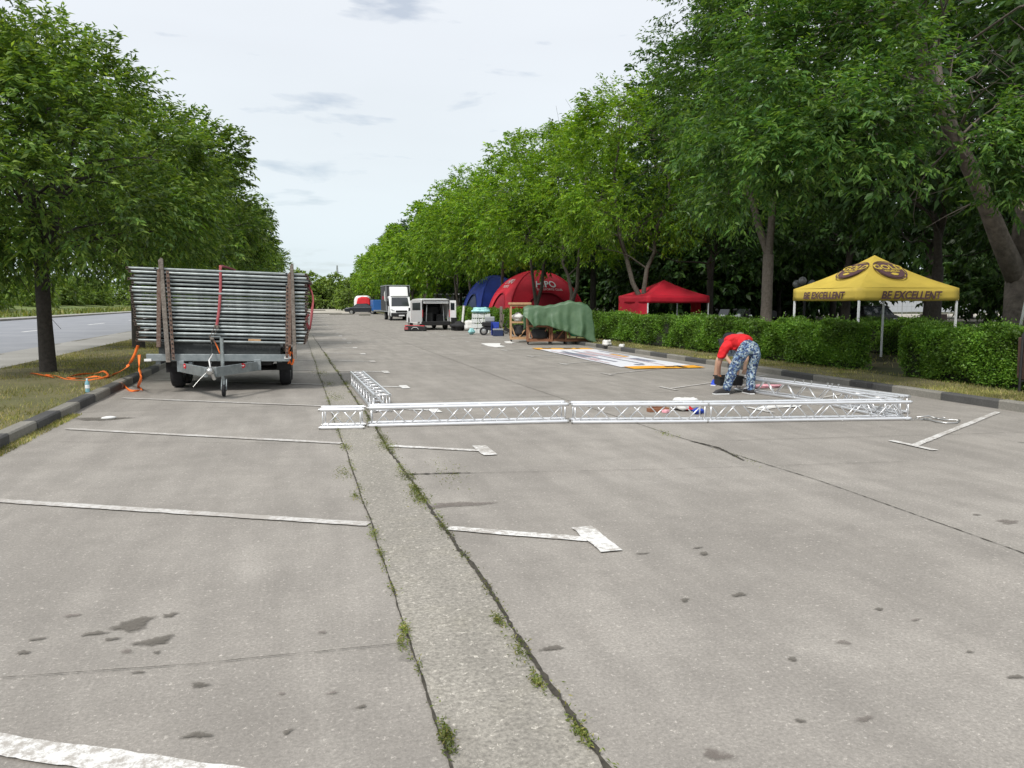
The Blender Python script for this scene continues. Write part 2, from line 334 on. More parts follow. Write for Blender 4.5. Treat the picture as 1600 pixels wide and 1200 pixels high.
# long joint of the right lane
crack([(4.55, 2.5), (4.62, 5.97), (4.45, 8.5), (4.25, 15), (4.22, 22), (4.2, 60)], .011, 3, name='joint', z=.005)
crack([G(1080, 690), G(1120, 700), G(1165, 720)], .035, 33, name='joint', z=.009)
for k, (a, b, wd) in enumerate([(G(633, 742), G(735, 740), .035), (G(620, 1008), G(300, 1040), .005), (G(300, 1040), G(0, 1062), .005),
        (G(1110, 690), G(1600, 676), .007), (G(735, 740), G(1040, 734), .006), (G(1040, 734), G(1420, 722), .005), (G(60, 691), G(470, 693), .005), (G(800, 600), G(1130, 640), .006)]):
    crack([a, b], wd, 10+k, name='crack', z=.009)
for k in range(1, 9):
    yy = 6.42+6.3*k; crack([(.95, yy), (KR-.1, yy)], .009, 50+k, name='joint', z=.005, step=.1); crack([(KL+.05, yy), (.45, yy)], .009, 70+k, name='joint', z=.005, step=.1)
# stains
rs = random.Random(5)
def blot(px, py, rw, rh, m='stain', seed=0, z=.0065):
    r_ = random.Random(seed); cx, cy = G(px, py); pts = []
    ph = [r_.uniform(0, 6) for _ in range(5)]
    for i in range(40):
        t = 2*PI*i/40; k = 1.15+.3*math.sin(2*t+ph[0])+.2*math.sin(3*t+ph[1])+.14*math.sin(5*t+ph[2])+.10*math.sin(8*t+ph[3])+.05*math.sin(13*t+ph[4])
        pts.append((cx+rw*k*math.cos(t), cy+rh*k*math.sin(t)))
    v = [(cx, cy, z)]+[(cx+(x-cx)*.6, cy+(y-cy)*.6, z) for x, y in pts]+[(x, y, z) for x, y in pts]; n = 40
    o = struct('stain', MB().add(v, [(0, 1+i, 1+(i+1) % n) for i in range(n)]+[(1+i, 41+i, 41+(i+1) % n, 1+(i+1) % n) for i in range(n)]), M[m])
    at_ = o.data.attributes.new('fade', 'FLOAT', 'POINT'); at_.data.foreach_set('value', [1.0]+[.75]*n+[0.0]*n)
for i, (px, py, a, b, m) in enumerate([(208, 977, .11, .075, 'stain'), (242, 1003, .075, .06, 'stain'), (266, 962, .04, .03, 'stain'), (147, 991, .05, .03, 'stain'), (175, 1000, .03, .02, 'stain'), (198, 1019, .03, .022, 'stain_b'), (245, 1021, .022, .015, 'stain'),
      (112, 963, .04, .025, 'stain_b'), (59, 1000, .035, .018, 'stain'), (36, 1021, .028, .025, 'stain'), (312, 1072, .04, .025, 'stain'), (216, 1052, .03, .012, 'stain'), (310, 1150, .05, .025, 'stain'), (864, 1014, .05, .03, 'stain'), (564, 1106, .022, .014, 'stain'),
      (449, 1145, .02, .015, 'stain'), (716, 789, .24, .10, 'stain_b'), (440, 1085, .018, .012, 'stain_b'), (519, 1084, .02, .016, 'stain_b'), (504, 989, .025, .016, 'stain_b'), (1100, 866, .04, .03, 'stain'), (1156, 930, .04, .03, 'stain'), (1070, 939, .03, .025, 'stain'),
      (1238, 1031, .025, .02, 'stain'), (1318, 1005, .04, .022, 'stain_b'), (1587, 1059, .035, .02, 'stain'), (1374, 953, .03, .015, 'stain'), (1515, 1020, .02, .01, 'stain'), (1350, 1125, .04, .02, 'stain_b'), (1250, 1128, .02, .014, 'stain'), (1003, 866, .05, .012, 'stain'),
      (1090, 857, .04, .012, 'stain'), (1430, 970, .03, .012, 'stain_b'), (1525, 805, .03, .02, 'stain'), (1120, 1181, .05, .04, 'stain_b')]): blot(px, py, a, b, m, i)
# dark patch of broken tarmac by the left kerb, lump of white plaster in it
blot(158, 655, .32, .20, 'stain', 99, .0065)
# bay markings: stripes at 30.7 degrees off square, T ends
def stripe(a, b, wd, m, z=.010, clip=None):
    dx, dy = b[0]-a[0], b[1]-a[1]; l = math.hypot(dx, dy); nx, ny = -dy/l*wd/2, dx/l*wd/2
    r_ = random.Random(int(a[0]*100+a[1]*37)); n = max(4, int(l/.03)) if a[1] < 20 else 4; v = []; j1 = j2 = 0; J = min(.006, .05*wd) if a[1] < 20 else 0
    for i in range(n+1):
        t_ = i/n; j1 = j1*.7+r_.uniform(-J, J); j2 = j2*.7+r_.uniform(-J, J); x, y = a[0]+dx*t_, a[1]+dy*t_; e1, e2 = 1+j1/wd*1.6, 1+j2/wd*1.6
        v += [(x+nx*e1, y+ny*e1, z), (x-nx*e2, y-ny*e2, z)]
    return MB().add(v, [(2*i, 2*i+1, 2*i+3, 2*i+2) for i in range(n)])
for k in range(0, 27):
    y0 = 2.66+3.34*k; s = -.594; far = k > 5; wd = .10 if k else .13
    if k in (0,): segs = []; struct('bay_marking', stripe(G(-60, 1157.5), G(520, 1241), .125, 0), M['paint'])
    elif k == 1: segs = [(xr(y0)+.03, 1.90)]; struct('bay_marking', stripe(G(-120, 776), G(576, 820.5), .10, 0), M['paint_worn'])
    else: segs = [(-2.95, xl(y0)-.01), (xr(y0)+.03, 1.90)]
    for i, (a, b) in enumerate(segs):
        struct('bay_marking', stripe((a, y0+s*a), (b, y0+s*b), wd, 0), M['paint'] if (i == 1 or k in (0, 1)) and k < 9 else M['paint_worn'])
    if k: struct('bay_marking', stripe((1.96, y0+s*1.93+.30), (1.96, y0+s*1.93-.27), .155, 0, z=.012), M['paint'])
for k in range(0, 22):
    y0 = 7.17+3.04*k
    if k == 1: pass
    struct('bay_marking', stripe((6.80, y0), (10.2 if k > 0 else 10.1, y0+.565*3.35), .085, 0), M['paint'] if k < 1 else M['paint_worn'])
    struct('bay_marking', stripe((6.77, y0+.33), (6.80, y0-.31), .09, 0, z=.012), M['paint'] if k < 2 else M['paint_worn'])
blot(1575, 816, .10, .05, 'stain_b', 77)
# kerbs: stones alternately painted dark, with open joints, as one run each
def kerb_run(name, x0, x1, y0, y1, step, phase, top=.13, m1='kerbd', m2='kerbl', rs_=3):
    r_ = random.Random(rs_); A, B = MB(), MB(); y = y0+phase; i = 0
    while y < y1:
        L = step; dz = r_.uniform(-.012, .012); dx = r_.uniform(-.012, .012); t = A if i % 2 == 0 else B
        a = x0+dx; b = x1+dx; zt = top+dz
        prof = [(a, -.05), (b, -.05), (b, zt-.02), (b-.02, zt), (a+.02, zt), (a, zt-.02)]
        if L > .1: t.prism([(p, q) for p, q in prof], y+.006, y+L-.006)
        y += L; i += 1
    o = struct(name, A, M[m1]); struct(name, B, M[m2])
kerb_run('kerb', KL-.20, KL, 3.05, 210, 1.0, .0)
kerb_run('kerb', KR, KR+.20, 4.9, 210, 1.12, .0, rs_=8)
kerb_run('kerb', -8.95, -8.75, -5, 300, 2.0, 0, top=.06, m1='kerbl')
kerb_run('kerb', -25.4, -25.2, -5, 600, 4.0, 0, top=.14, m1='kerbl')
# verges, pavements, park ground
def terrain(name, m, x0, x1, y0, y1, z, nx, ny, amp=.03, seed=0, fn=None):
    r_ = np.random.RandomState(seed); ph = r_.uniform(0, 6, 6)
    def f(u, v):
        x = x0+(x1-x0)*u; v = v**1.6 if y1-y0 > 40 else v; y = y0+(y1-y0)*v
        e = min(1, 8*u*(1-u)+.0)*amp
        zz = z+e*(math.sin(x*1.3+y*.7+ph[0])+math.sin(y*1.9-x*.8+ph[1])+.5*math.sin(y*5+x*3+ph[2]))
        return (x, y, zz+(fn(x, y) if fn else 0))
    return struct(name, MB().grid(f, nx, ny), M[m], smooth=True)
terrain('verge', 'soil', -6.75, KL-.18, -6, 300, .11, 10, 260, .02, 1)
terrain('verge', 'soil', KR+.18, 12.0, -6, 300, .11, 8, 260, .02, 2)
terrain('park_ground', 'park', 12.0, 130, -20, 400, .11, 40, 160, .03, 3)
struct('pavement', sheet(MB(), [(-8.95, -10), (-6.75, -10), (-6.75, 300), (-8.95, 300)], .06), M['pave'])
struct('pavement', sheet(MB(), [(-27.6, -10), (-25.4, -10), (-25.4, 600), (-27.6, 600)], .13), M['pave'])
terrain('meadow', 'meadow', -160, -27.6, -20, 600, .1, 60, 120, .05, 4, fn=lambda x, y: min(2.2, max(0, (-27.6-x))*.075))
# lane dashes of the road
for k in range(24):
    y0 = 20.8+14.2*k; struct('lane_marking', MB().add([(-15.1, y0, -.022), (-14.9, y0, -.022), (-14.9, y0+5.0, -.022), (-15.1, y0+5.0, -.022)], [(0, 1, 2, 3)]), M['paint_road'])
# the far end of the lot: low kerbs and a pale cross road
struct('cross_road', sheet(MB(), [(-3.0, 118), (10.3, 118), (10.3, 190), (-3.0, 190)], .006), M['sand'])
for x0, x1, y, hh in ((-3.0, 6.0, 112, .14), (7.3, 8.6, 97, .16), (-3.0, 5.0, 150, .2), (4.0, 7.0, 104, .14)):
    struct('traffic_island', MB().box(((x0+x1)/2, y, hh/2), (x1-x0, 1.6, hh)), M['kerbl'], bevel=.03)
# weeds growing in the joints, moss, dry grass of the verges
M['weed'] = leaf_mat('weed', (.09, .12, .025), (.13, .17, .035), (.24, .22, .07), .3)
M['moss'] = mat('moss', (.05, .06, .015), .95, c2=(.13, .15, .04), vs=35, bump=1, bs=60)
M['blade'] = leaf_mat('blade', (.13, .17, .035), (.27, .26, .09), (.42, .35, .18), .3, .7)
rs = np.random.RandomState(11)
spots = [(G(697, 1157), .035, 150), (G(840, 1070), .03, 90), (G(632, 988), .03, 90), (G(628, 1010), .03, 60), (G(778, 972), .035, 90), (G(905, 1150), .03, 70), (G(556, 777), .05, 60), (G(585, 838), .05, 60), (G(594, 866), .03, 40), (G(655, 780), .09, 260), (G(648, 765), .06, 150),
    (G(540, 700), .09, 100), (G(537, 741), .10, 100), (G(633, 744), .10, 140), (G(700, 742), .22, 90), (G(605, 698), .13, 220), (G(598, 686), .10, 140), (G(690, 824), .04, 50), (G(500, 584), .28, 200), (G(515, 600), .16, 90), (G(545, 600), .2, 150), (G(1042, 680), .10, 60), (G(810, 1020), .05, 60), (G(1160, 718), .1, 30), (G(525, 622), .2, 140)]
for yy in np.arange(2.3, 26, .35): spots.append(((xr(yy)+rs.normal(0, .012), yy+rs.normal(0, .1)), .05, int(rs.uniform(8, 46)) )); spots.append(((xl(yy), yy+rs.normal(0, .15)), .04, int(rs.uniform(0, 22))))
P = []
for (x, y), r_, n in spots:
    n = int(n*1.5); q = rs.normal(0, 1, (n, 3))*np.array([r_*.40, r_*1.5, 0]); P.append(q+np.array([x, y, .012])+np.abs(rs.normal(0, .010, (n, 1)))*np.array([0, 0, 1]))
P = np.concatenate(P); 
tag(quads('weeds', leaves(rs, P, nrm(rs.normal(0, 1, (len(P), 3))*np.array([1, 1, .4])+np.array([0, 0, .25])), .020, .008, droop=.3), M['weed']), 'low green weeds and moss sprouting along the joints of the concrete strip', 'weeds', kind='stuff')
def grass(name, n, x0, x1, y0, y1, z, L, W, label, seed, pw=2.0, patch=.55, m='blade'):
    rs = np.random.RandomState(seed); y = y0+(y1-y0)*rs.rand(n)**pw; x = rs.uniform(x0, x1, n)
    f = np.sin(x*2.1+y*.9)+np.sin(y*1.7-x*1.2+2)+np.sin(x*5+1)*.5+rs.normal(0, .9, n); k = f > -patch*2
    x, y = x[k], y[k]; n = len(x); P = np.stack([x, y, np.full(n, z)], 1)
    d = nrm(rs.normal(0, .55, (n, 3))*np.array([1, 1, 0])+np.array([0, 0, 1.0])); w = nrm(rs.normal(0, 1, (n, 3))*np.array([1, 1, 0])+1e-5)
    l = L*rs.uniform(.35, 1.2, (n, 1)); far = (1+y/25)[:, None]; ww = W*far
    return tag(quads(name, np.stack([P-w*ww, P+w*ww, P+d*l+w*ww*.25+w*l*.15, P+d*l-w*ww*.25+w*l*.15], 1), M[m]), label, 'grass', kind='stuff')
grass('grass', 60000, -6.7, KL-.19, 5, 60, .10, .075, .0035, 'dry yellowish and green grass on the left verge along the kerb', 1)
grass('grass', 45000, KR+.19, 12.3, 8, 60, .10, .07, .0035, 'dry grass strip between the right kerb and the hedge', 2)
grass('meadow_grass', 60000, -75, -27.8, 15, 200, .12, .65, .02, 'tall rough meadow grass beyond the far pavement', 3, pw=1.3, m='weed')
grass('park_grass', 30000, 13.2, 40, 8, 70, .10, .12, .006, 'thin grass on the park ground under the trees', 4)
grass('edge_grass', 3500, KL+.0, KL+.16, 7.5, 12.5, .004, .04, .004, 'wisps of dry grass in the gutter of the left kerb', 6, pw=1)
# ---------------------------------------------------------------- trees
M['leaf_l'] = leaf_mat('leaf_l', (.052, .11, .024), (.10, .18, .034), (.22, .31, .065), .38)
M['leaf_g'] = leaf_mat('leaf_g', (.075, .17, .016), (.14, .26, .026), (.26, .38, .04), .45)
M['leaf_d'] = leaf_mat('leaf_d', (.034, .085, .021), (.062, .135, .028), (.125, .215, .045), .36, .38)
M['leaf_b'] = leaf_mat('leaf_b', (.04, .10, .026), (.075, .165, .036), (.16, .26, .06), .4, .42)
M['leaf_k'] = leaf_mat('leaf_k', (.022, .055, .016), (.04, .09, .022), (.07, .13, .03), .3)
M['leaf_far'] = leaf_mat('leaf_far', (.095, .165, .038), (.155, .235, .055), (.25, .33, .09), .4)
M['bark'] = mat('bark', (.075, .062, .05), .95, c2=(.15, .13, .11), vs=14, bump=.9, bs=22)
M['bark_n'] = mat('bark_n', (.06, .05, .042), .95, c2=(.15, .125, .105), vs=7, bump=1, bs=14, det=9)
M['bark_d'] = mat('bark_d', (.035, .03, .026), .95, c2=(.07, .06, .052), vs=14, bump=.9, bs=22)
M['birch'] = mat('birch', (.25, .25, .22), .8, c2=(.7, .7, .66), vs=9)
def limb(mb, a, b, r0, r1, rs, sag=.12, n=7, k=5):
    a = np.array(a, float); b = np.array(b, float); L = np.linalg.norm(b-a); off = rs.normal(0, 1, 3)*L*.06
    pts = []; rad = []
    for i in range(n):
        t = i/(n-1); p = a+(b-a)*t+off*math.sin(PI*t)+np.array([0, 0, sag*L*math.sin(PI*t)])+(rs.normal(0, 1, 3)*L*.012 if 0 < i < n-1 else 0)
        pts.append(tuple(p)); rad.append(r0+(r1-r0)*t**.8)
    mb.tube(pts, rad, k, cap=False); return pts
def tree_mesh(seed, h, z0, rx, K=200, spr=14, per=10, L=.13, W=.05, leaf='leaf_g', bark='bark', tr=.17, fork=2.4, forks=2, crad=(.55, 1.0), lean=(0, 0), flat=.75, nl=26, ry=None, name='tree', top=1.0, slen=.45, inner=.25):
    rs = np.random.RandomState(seed); root = empty(name, (0, 0, -50)); mb = MB(); cx, cy = lean
    base = [(0, 0, -.1), (.01, .01, .05), (cx*.1, cy*.1, fork*.5), (cx*.2, cy*.2, fork)]
    mb.tube(base, [tr*1.5, tr*1.12, tr*.95, tr*.92], 12)
    E = envelope(rs, K, z0, h, rx, ry, cx, cy, inner)
    tips = []
    for f in range(forks):
        a = rs.uniform(0, 6.28) if f == 0 else a+2*PI/forks+rs.uniform(-.3, .3)
        e = (cx+math.cos(a)*rx*.33, cy+math.sin(a)*rx*.33, z0+(h-z0)*(.72 if f else .82))
        tips.append(limb(mb, base[-1], e, tr*.72, tr*.16, rs, .0, 10, 9))
    for i in range(nl):
        q = E[rs.randint(K)]; T = tips[rs.randint(forks)]; j = min(range(len(T)), key=lambda j: math.dist(T[j], q)+abs(T[j][2]+.3*math.dist(T[j], q)-q[2])+(0 if j else 1)); s = T[j]
        r = tr*.3*(1-j/len(T)*.6); pts = limb(mb, s, q, r, r*.2, rs, .06, 6, 5)
        for u in range(3): k = 2+u; limb(mb, pts[k], np.array(pts[k])+rs.normal(0, .8, 3)+np.array([0, 0, .3]), r*.3, .006, rs, .0, 4, 4)
    mb.build('trunk', M[bark], root, smooth=True)
    rad = rs.uniform(crad[0], crad[1], K)
    V = clump_leaves(rs, E, rad, np.array([cx, cy, (z0+h)/2]), spr, per, L, W, slen, flat)
    quads('crown', V, M[leaf], root)
    return root
def plant(proto, x, y, z, s, rz, label, cat='tree', group=None, used=set(), name=None, sz=None):
    if proto.name in used: o = copy_tree(proto)
    else: o = proto; used.add(proto.name)
    o.location = (x, y, z); o.scale = (s, s, sz or s); o.rotation_euler = (0, 0, rz); tag(o, label, cat, group)
    return o
def ordn(i):
    if i < 20: return ORD[i]
    n = i+1; t_ = ['', '', 'twenty', 'thirty', 'forty', 'fifty', 'sixty', 'seventy'][n//10]
    return t_+'-'+ORD[n % 10-1] if n % 10 else t_.replace('ty', 'tieth')
ORD = ['first', 'second', 'third', 'fourth', 'fifth', 'sixth', 'seventh', 'eighth', 'ninth', 'tenth', 'eleventh', 'twelfth', 'thirteenth', 'fourteenth', 'fifteenth', 'sixteenth', 'seventeenth', 'eighteenth', 'nineteenth', 'twentieth']
# left row along the verge
L1 = tree_mesh(1, 7.0, 2.3, 3.5, K=150, spr=34, per=13, L=.16, W=.055, leaf='leaf_l', bark='bark_d', tr=.165, fork=2.4, forks=3, crad=(.55, 1.05), name='linden_tree', nl=34, slen=.55)
L2 = tree_mesh(2, 7.8, 2.3, 3.5, K=120, spr=32, per=11, L=.19, W=.075, leaf='leaf_l', bark='bark_d', tr=.18, fork=2.3, forks=3, crad=(.5, .95), name='linden_tree')
L3 = tree_mesh(3, 7.8, 2.2, 3.6, K=150, spr=12, per=9, L=.26, W=.11, leaf='leaf_l', bark='bark_d', tr=.18, fork=2.3, forks=2, crad=(.6, 1.1), name='linden_tree', nl=14)
tx = G(75, 583, .1)
plant(L1, tx[0], tx[1], .1, .95, .3, 'nearest rounded street tree of the left row, bare trunk ringed halfway up', group='street trees of the left row')
for i in range(10):
    y = tx[1]+9.3+8.7*i; pr = L2 if i < 3 else L3
    plant(pr, tx[0]+random.Random(i).uniform(-.2, .2), y, .1, [1.02, 1.03, .98, 1.03, 1.0, .98, 1.0, 1.02, 1.0, .96][i], 1.3*i+1, '%s rounded street tree from the camera in the row on the left verge' % ORD[i+1], group='street trees of the left row')
# right: front row behind the hedge
R1 = tree_mesh(11, 13.4, 4.4, 3.6, K=150, spr=44, per=12, L=.165, W=.052, leaf='leaf_d', tr=.20, fork=3.3, crad=(.7, 1.3), name='ash_tree', nl=34, slen=.65)
R2 = tree_mesh(12, 11.6, 3.7, 3.7, K=130, spr=28, per=10, L=.18, W=.065, leaf='leaf_g', tr=.17, fork=1.5, crad=(.6, 1.2), name='ash_tree', nl=30)
R3 = tree_mesh(13, 11.8, 3.5, 3.9, K=190, spr=11, per=8, L=.27, W=.11, leaf='leaf_g', tr=.17, fork=1.3, crad=(.6, 1.1), name='ash_tree', nl=18)
R4 = tree_mesh(14, 11.8, 2.2, 4.1, K=130, spr=9, per=7, L=.42, W=.2, leaf='leaf_g', tr=.16, fork=2.0, crad=(.7, 1.2), name='ash_tree', nl=8)
def atx(px, x):
    r = ray(px, 472); return r[1]/r[0]*x
plant(R1, 14.6, atx(1198, 14.6), .1, .93, 2.0, 'dark green ash tree with a thick trunk between red and yellow canopy', group='park trees of the front row')
fr = [(1006, 14.4, R2, .97, 1.0, 'bright green ash tree whose leaning forked trunk crosses the left end of the red canopy'), (893, 15.0, R2, .98, 3.6, 'ash tree with a low wide fork in front of the red dome tent'), (838, 14.6, R3, 1.0, .4, 'ash tree standing in front of the left half of the red dome tent'),
      (782, 14.8, R3, 1.03, 2.2, 'ash tree standing between the blue and the red dome tent'), (742, 14.6, R3, 1.05, 4.0, 'ash tree just left of the blue dome tent'), (716, 14.8, R3, .98, 5.1, 'ash tree behind the open van, right of it')]
for px, x, pr, s, rz, lb in fr: plant(pr, x, atx(px, x), .1, s, rz, lb, group='park trees of the front row')
for i in range(9):
    y = 82+9*i; plant(R4, 14.4+.2*(i % 2), y, .1, [1.04, .98, 1.03, .97, 1.02, .95, 1.0, .93, .97][i], 1.9*i, '%s front-row park tree beyond the van, counting away from the camera' % ORD[i], group='park trees of the front row')
# the near right tree: thick double stem, one limb leaning far left, leafy boughs
def near_tree():
    rs = np.random.RandomState(31); root = empty('ash_tree', (0, 0, 0), 0, 'big near ash tree at the right edge with a thick limb leaning left', 'tree', 'park trees of the front row'); mb = MB()
    def q(px, py, d): x, y = D(px, d); return (x, y, ZZ(py, d))
    d0 = 15.6; b = q(1597, 540, d0)
    f = q(1593, 425, d0)
    mb.tube([(b[0], b[1], .0), (b[0], b[1], .5), q(1594, 470, d0), f, q(1600, 400, d0)], [.42, .31, .29, .28, .24], 14)
    l1 = [q(1590, 440, d0), q(1555, 372, 15.4), q(1522, 300, 15.2), q(1480, 225, 15), q(1450, 175, 14.8), q(1425, 120, 14.6), q(1405, 40, 14.5), q(1395, -80, 14.5)]
    mb.tube(l1, [.22, .18, .155, .14, .125, .115, .1, .07], 12)
    l2 = [q(1597, 420, d0), q(1600, 300, 15.6), q(1606, 150, 15.8), q(1600, 0, 16), q(1590, -150, 16)]
    mb.tube(l2, [.29, .24, .2, .17, .1], 12)
    mb.tube([q(1480, 228, 15), q(1464, 190, 15.1), q(1446, 140, 15.3), q(1440, 80, 15.4)], [.13, .12, .10, .07], 10)
    C = []; Rr = []
    def bough(pts, n, r, sd, src):
        for px, py, d in pts:
            c = np.array(q(px, py, d)); limb(mb, src, tuple(c), .05, .012, rs, .05, 7, 6)
            for _ in range(n): C.append(c+rs.normal(0, 1, 3)*sd); Rr.append(r*rs.uniform(.7, 1.2))
    bough([(1390, 130, 12.6), (1320, 165, 12.4), (1255, 190, 12.6), (1360, 190, 12.2), (1290, 225, 12.4), (1400, 180, 12.6), (1350, 235, 12.5), (1240, 230, 12.8), (1225, 160, 13.2), (1185, 200, 13.4), (1195, 260, 13.2), (1165, 290, 13.6), (1140, 230, 14), (1215, 300, 13.6)], 4, .42, np.array([.28, .28, .22]), l1[4])
    bough([(1200, 60, 13.4), (1280, 20, 13), (1350, 60, 13.4), (1150, 110, 14), (1240, 110, 13.6), (1300, 100, 13.8), (1130, 40, 14.5), (1230, -20, 13.5), (1330, -40, 13.5), (1420, 10, 14.5)], 5, .5, np.array([.4, .4, .3]), l1[6])
    bough([(1585, 170, 13.6), (1560, 205, 13.4), (1590, 250, 13.3), (1550, 265, 13.2), (1600, 290, 13.3), (1640, 200, 13.5), (1660, 270, 13.5), (1530, 235, 13.3), (1600, 140, 13.6), (1690, 150, 13.5)], 4, .36, np.array([.22, .22, .18]), l2[2])
    bough([(1470, 20, 17.5), (1530, 60, 17.5), (1600, -10, 17), (1500, -60, 17), (1660, 40, 17), (1380, -90, 16.5), (1450, -120, 16.5), (1560, -130, 16.5)], 4, .55, np.array([.5, .5, .4]), l2[3])
    # twiggy bare branches
    for _ in range(46):
        s = l1[3+rs.randint(4)] if rs.rand() < .5 else l2[1+rs.randint(3)]; e = np.array(s)+rs.normal(0, 1, 3)*np.array([1.5, 1.5, .9])+np.array([0, 0, .4]); p = limb(mb, s, tuple(e), .03, .006, rs, .05, 6, 5)
        for u in (2, 3, 4): limb(mb, p[u], np.array(p[u])+rs.normal(0, .5, 3), .01, .004, rs, 0, 4, 4)
    mb.build('trunk', M['bark_n'], root, smooth=True); MB().lathe([(0, 0), (.085, 0), (.08, .02), (0, .02)], q(1588, 325, 15.2), (-.5, -1, .2), 12).build('pruned_knot', mat('knot', (.5, .42, .3), .8, var=.15), root)
    C = np.array(C); quads('crown', clump_leaves(rs, C, np.array(Rr), C.mean(0)+np.array([0, 2, -.5]), 22, 12, .135, .042, .4, .8), M['leaf_b'], root)
near_tree()
# interior of the park
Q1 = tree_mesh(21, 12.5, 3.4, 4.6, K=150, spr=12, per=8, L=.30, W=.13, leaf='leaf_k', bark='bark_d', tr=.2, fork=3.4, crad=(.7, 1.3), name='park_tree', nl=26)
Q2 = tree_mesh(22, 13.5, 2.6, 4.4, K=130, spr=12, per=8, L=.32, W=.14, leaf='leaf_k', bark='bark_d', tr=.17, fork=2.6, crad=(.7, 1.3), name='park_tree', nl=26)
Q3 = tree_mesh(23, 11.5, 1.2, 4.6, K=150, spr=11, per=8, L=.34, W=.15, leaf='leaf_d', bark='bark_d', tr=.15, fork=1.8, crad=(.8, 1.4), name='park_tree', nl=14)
rp_ = random.Random(77); cnt = 0
sp = []
for row, x in enumerate((19.5, 26, 33, 41, 50, 60)):
    y = 6+row*1.5
    while y < 175:
        sp.append((row, x+rp_.uniform(-1.6, 1.6), y+rp_.uniform(-1.4, 1.4))); y += (6.4 if row < 3 else 8.0)*(1 if y < 90 else 1.6)
sp = [s for s in sp if not (s[1] < 24 and 19 < s[2] < 27) and not (s[1] < 26 and 36.5 < s[2] < 43.5) and not (s[1] < 27 and 47 < s[2] < 75)]
keep = []
for row, x, y in sp:
    dd = x*math.sin(YAW)+y*math.cos(YAW); lat = x*math.cos(YAW)-y*math.sin(YAW); px = 800+1200*lat/max(dd, 1)
    if dd < 5 or px > 1780: continue
    if 1345 < px < 1500 and dd > 36: continue
    keep.append((row, x, y, dd, px))
for i, (row, x, y, dd, px) in enumerate(keep):
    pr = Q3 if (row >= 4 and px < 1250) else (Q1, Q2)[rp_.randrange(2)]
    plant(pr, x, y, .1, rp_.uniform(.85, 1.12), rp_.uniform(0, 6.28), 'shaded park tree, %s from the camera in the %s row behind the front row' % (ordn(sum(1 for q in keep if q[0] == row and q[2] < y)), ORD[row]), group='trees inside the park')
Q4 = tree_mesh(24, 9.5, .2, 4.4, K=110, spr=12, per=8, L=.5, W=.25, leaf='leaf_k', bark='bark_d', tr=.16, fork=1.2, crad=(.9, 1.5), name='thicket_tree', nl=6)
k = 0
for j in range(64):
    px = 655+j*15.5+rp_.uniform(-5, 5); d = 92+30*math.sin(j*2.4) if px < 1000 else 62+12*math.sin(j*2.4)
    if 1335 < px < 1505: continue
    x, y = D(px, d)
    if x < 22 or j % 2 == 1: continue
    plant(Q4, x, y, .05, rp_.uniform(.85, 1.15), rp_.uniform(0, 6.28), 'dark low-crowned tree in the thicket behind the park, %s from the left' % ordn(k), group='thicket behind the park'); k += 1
# far tree belt closing the view, and shrubs beyond the road
F1 = tree_mesh(41, 6.5, .3, 4.6, K=90, spr=9, per=7, L=.6, W=.3, leaf='leaf_far', bark='bark_d', tr=.14, fork=1.2, crad=(.9, 1.5), name='belt_tree', nl=6)
F2 = tree_mesh(42, 3.2, .1, 2.2, K=60, spr=9, per=7, L=.34, W=.16, leaf='leaf_far', bark='bark_d', tr=.06, fork=.6, crad=(.45, .8), name='shrub', nl=5, forks=3)
F3 = tree_mesh(43, 5.2, .2, 1.7, K=55, spr=12, per=9, L=.24, W=.06, leaf='leaf_far', bark='birch', tr=.085, fork=2.2, crad=(.4, .8), name='birch_tree', nl=10, flat=1.2)
rb = random.Random(9)
for i in range(30):
    x = -34+i*3.4+rb.uniform(-1, 1); y = 195+rb.uniform(-6, 14)
    plant(F1, x, y, 0, rb.uniform(.95, 1.3), rb.uniform(0, 6), '%s tree from the left in the green belt beyond the car park' % ordn(i), group='trees of the far belt')
x, y = D(546, 150); plant(F2, x, y, 0, 1.15, 1, 'light green rounded shrub left of the red and white inflatable', 'shrub')
k = 0
for i in range(70):
    y = 24+i*2.6; x = -32-rb.uniform(0, 12)-.04*y
    p = F3 if i % 4 == 1 else F2; s = rb.uniform(1.1, 1.9) if p is F2 else rb.uniform(.8, 1.3)
    plant(p, x, y, .1+min(2.2, (-27.6-x)*.075)-.1, s*.9, rb.uniform(0, 6), ('slim pale-stemmed birch beyond the road, %s plant from the camera' if p is F3 else 'loose green shrub beyond the road, %s plant from the camera') % ordn(i), 'birch tree' if p is F3 else 'shrub', 'birches beyond the road' if p is F3 else 'shrubs beyond the road')
for i in range(36):
    y = 24+i*5.6; plant(F1, -57-rb.uniform(0, 8)-.1*y, y, 1.8, rb.uniform(.95, 1.25), rb.uniform(0, 6), 'dense tree at the back of the meadow across the road, %s from the camera' % ordn(i), group='trees at the back of the meadow')
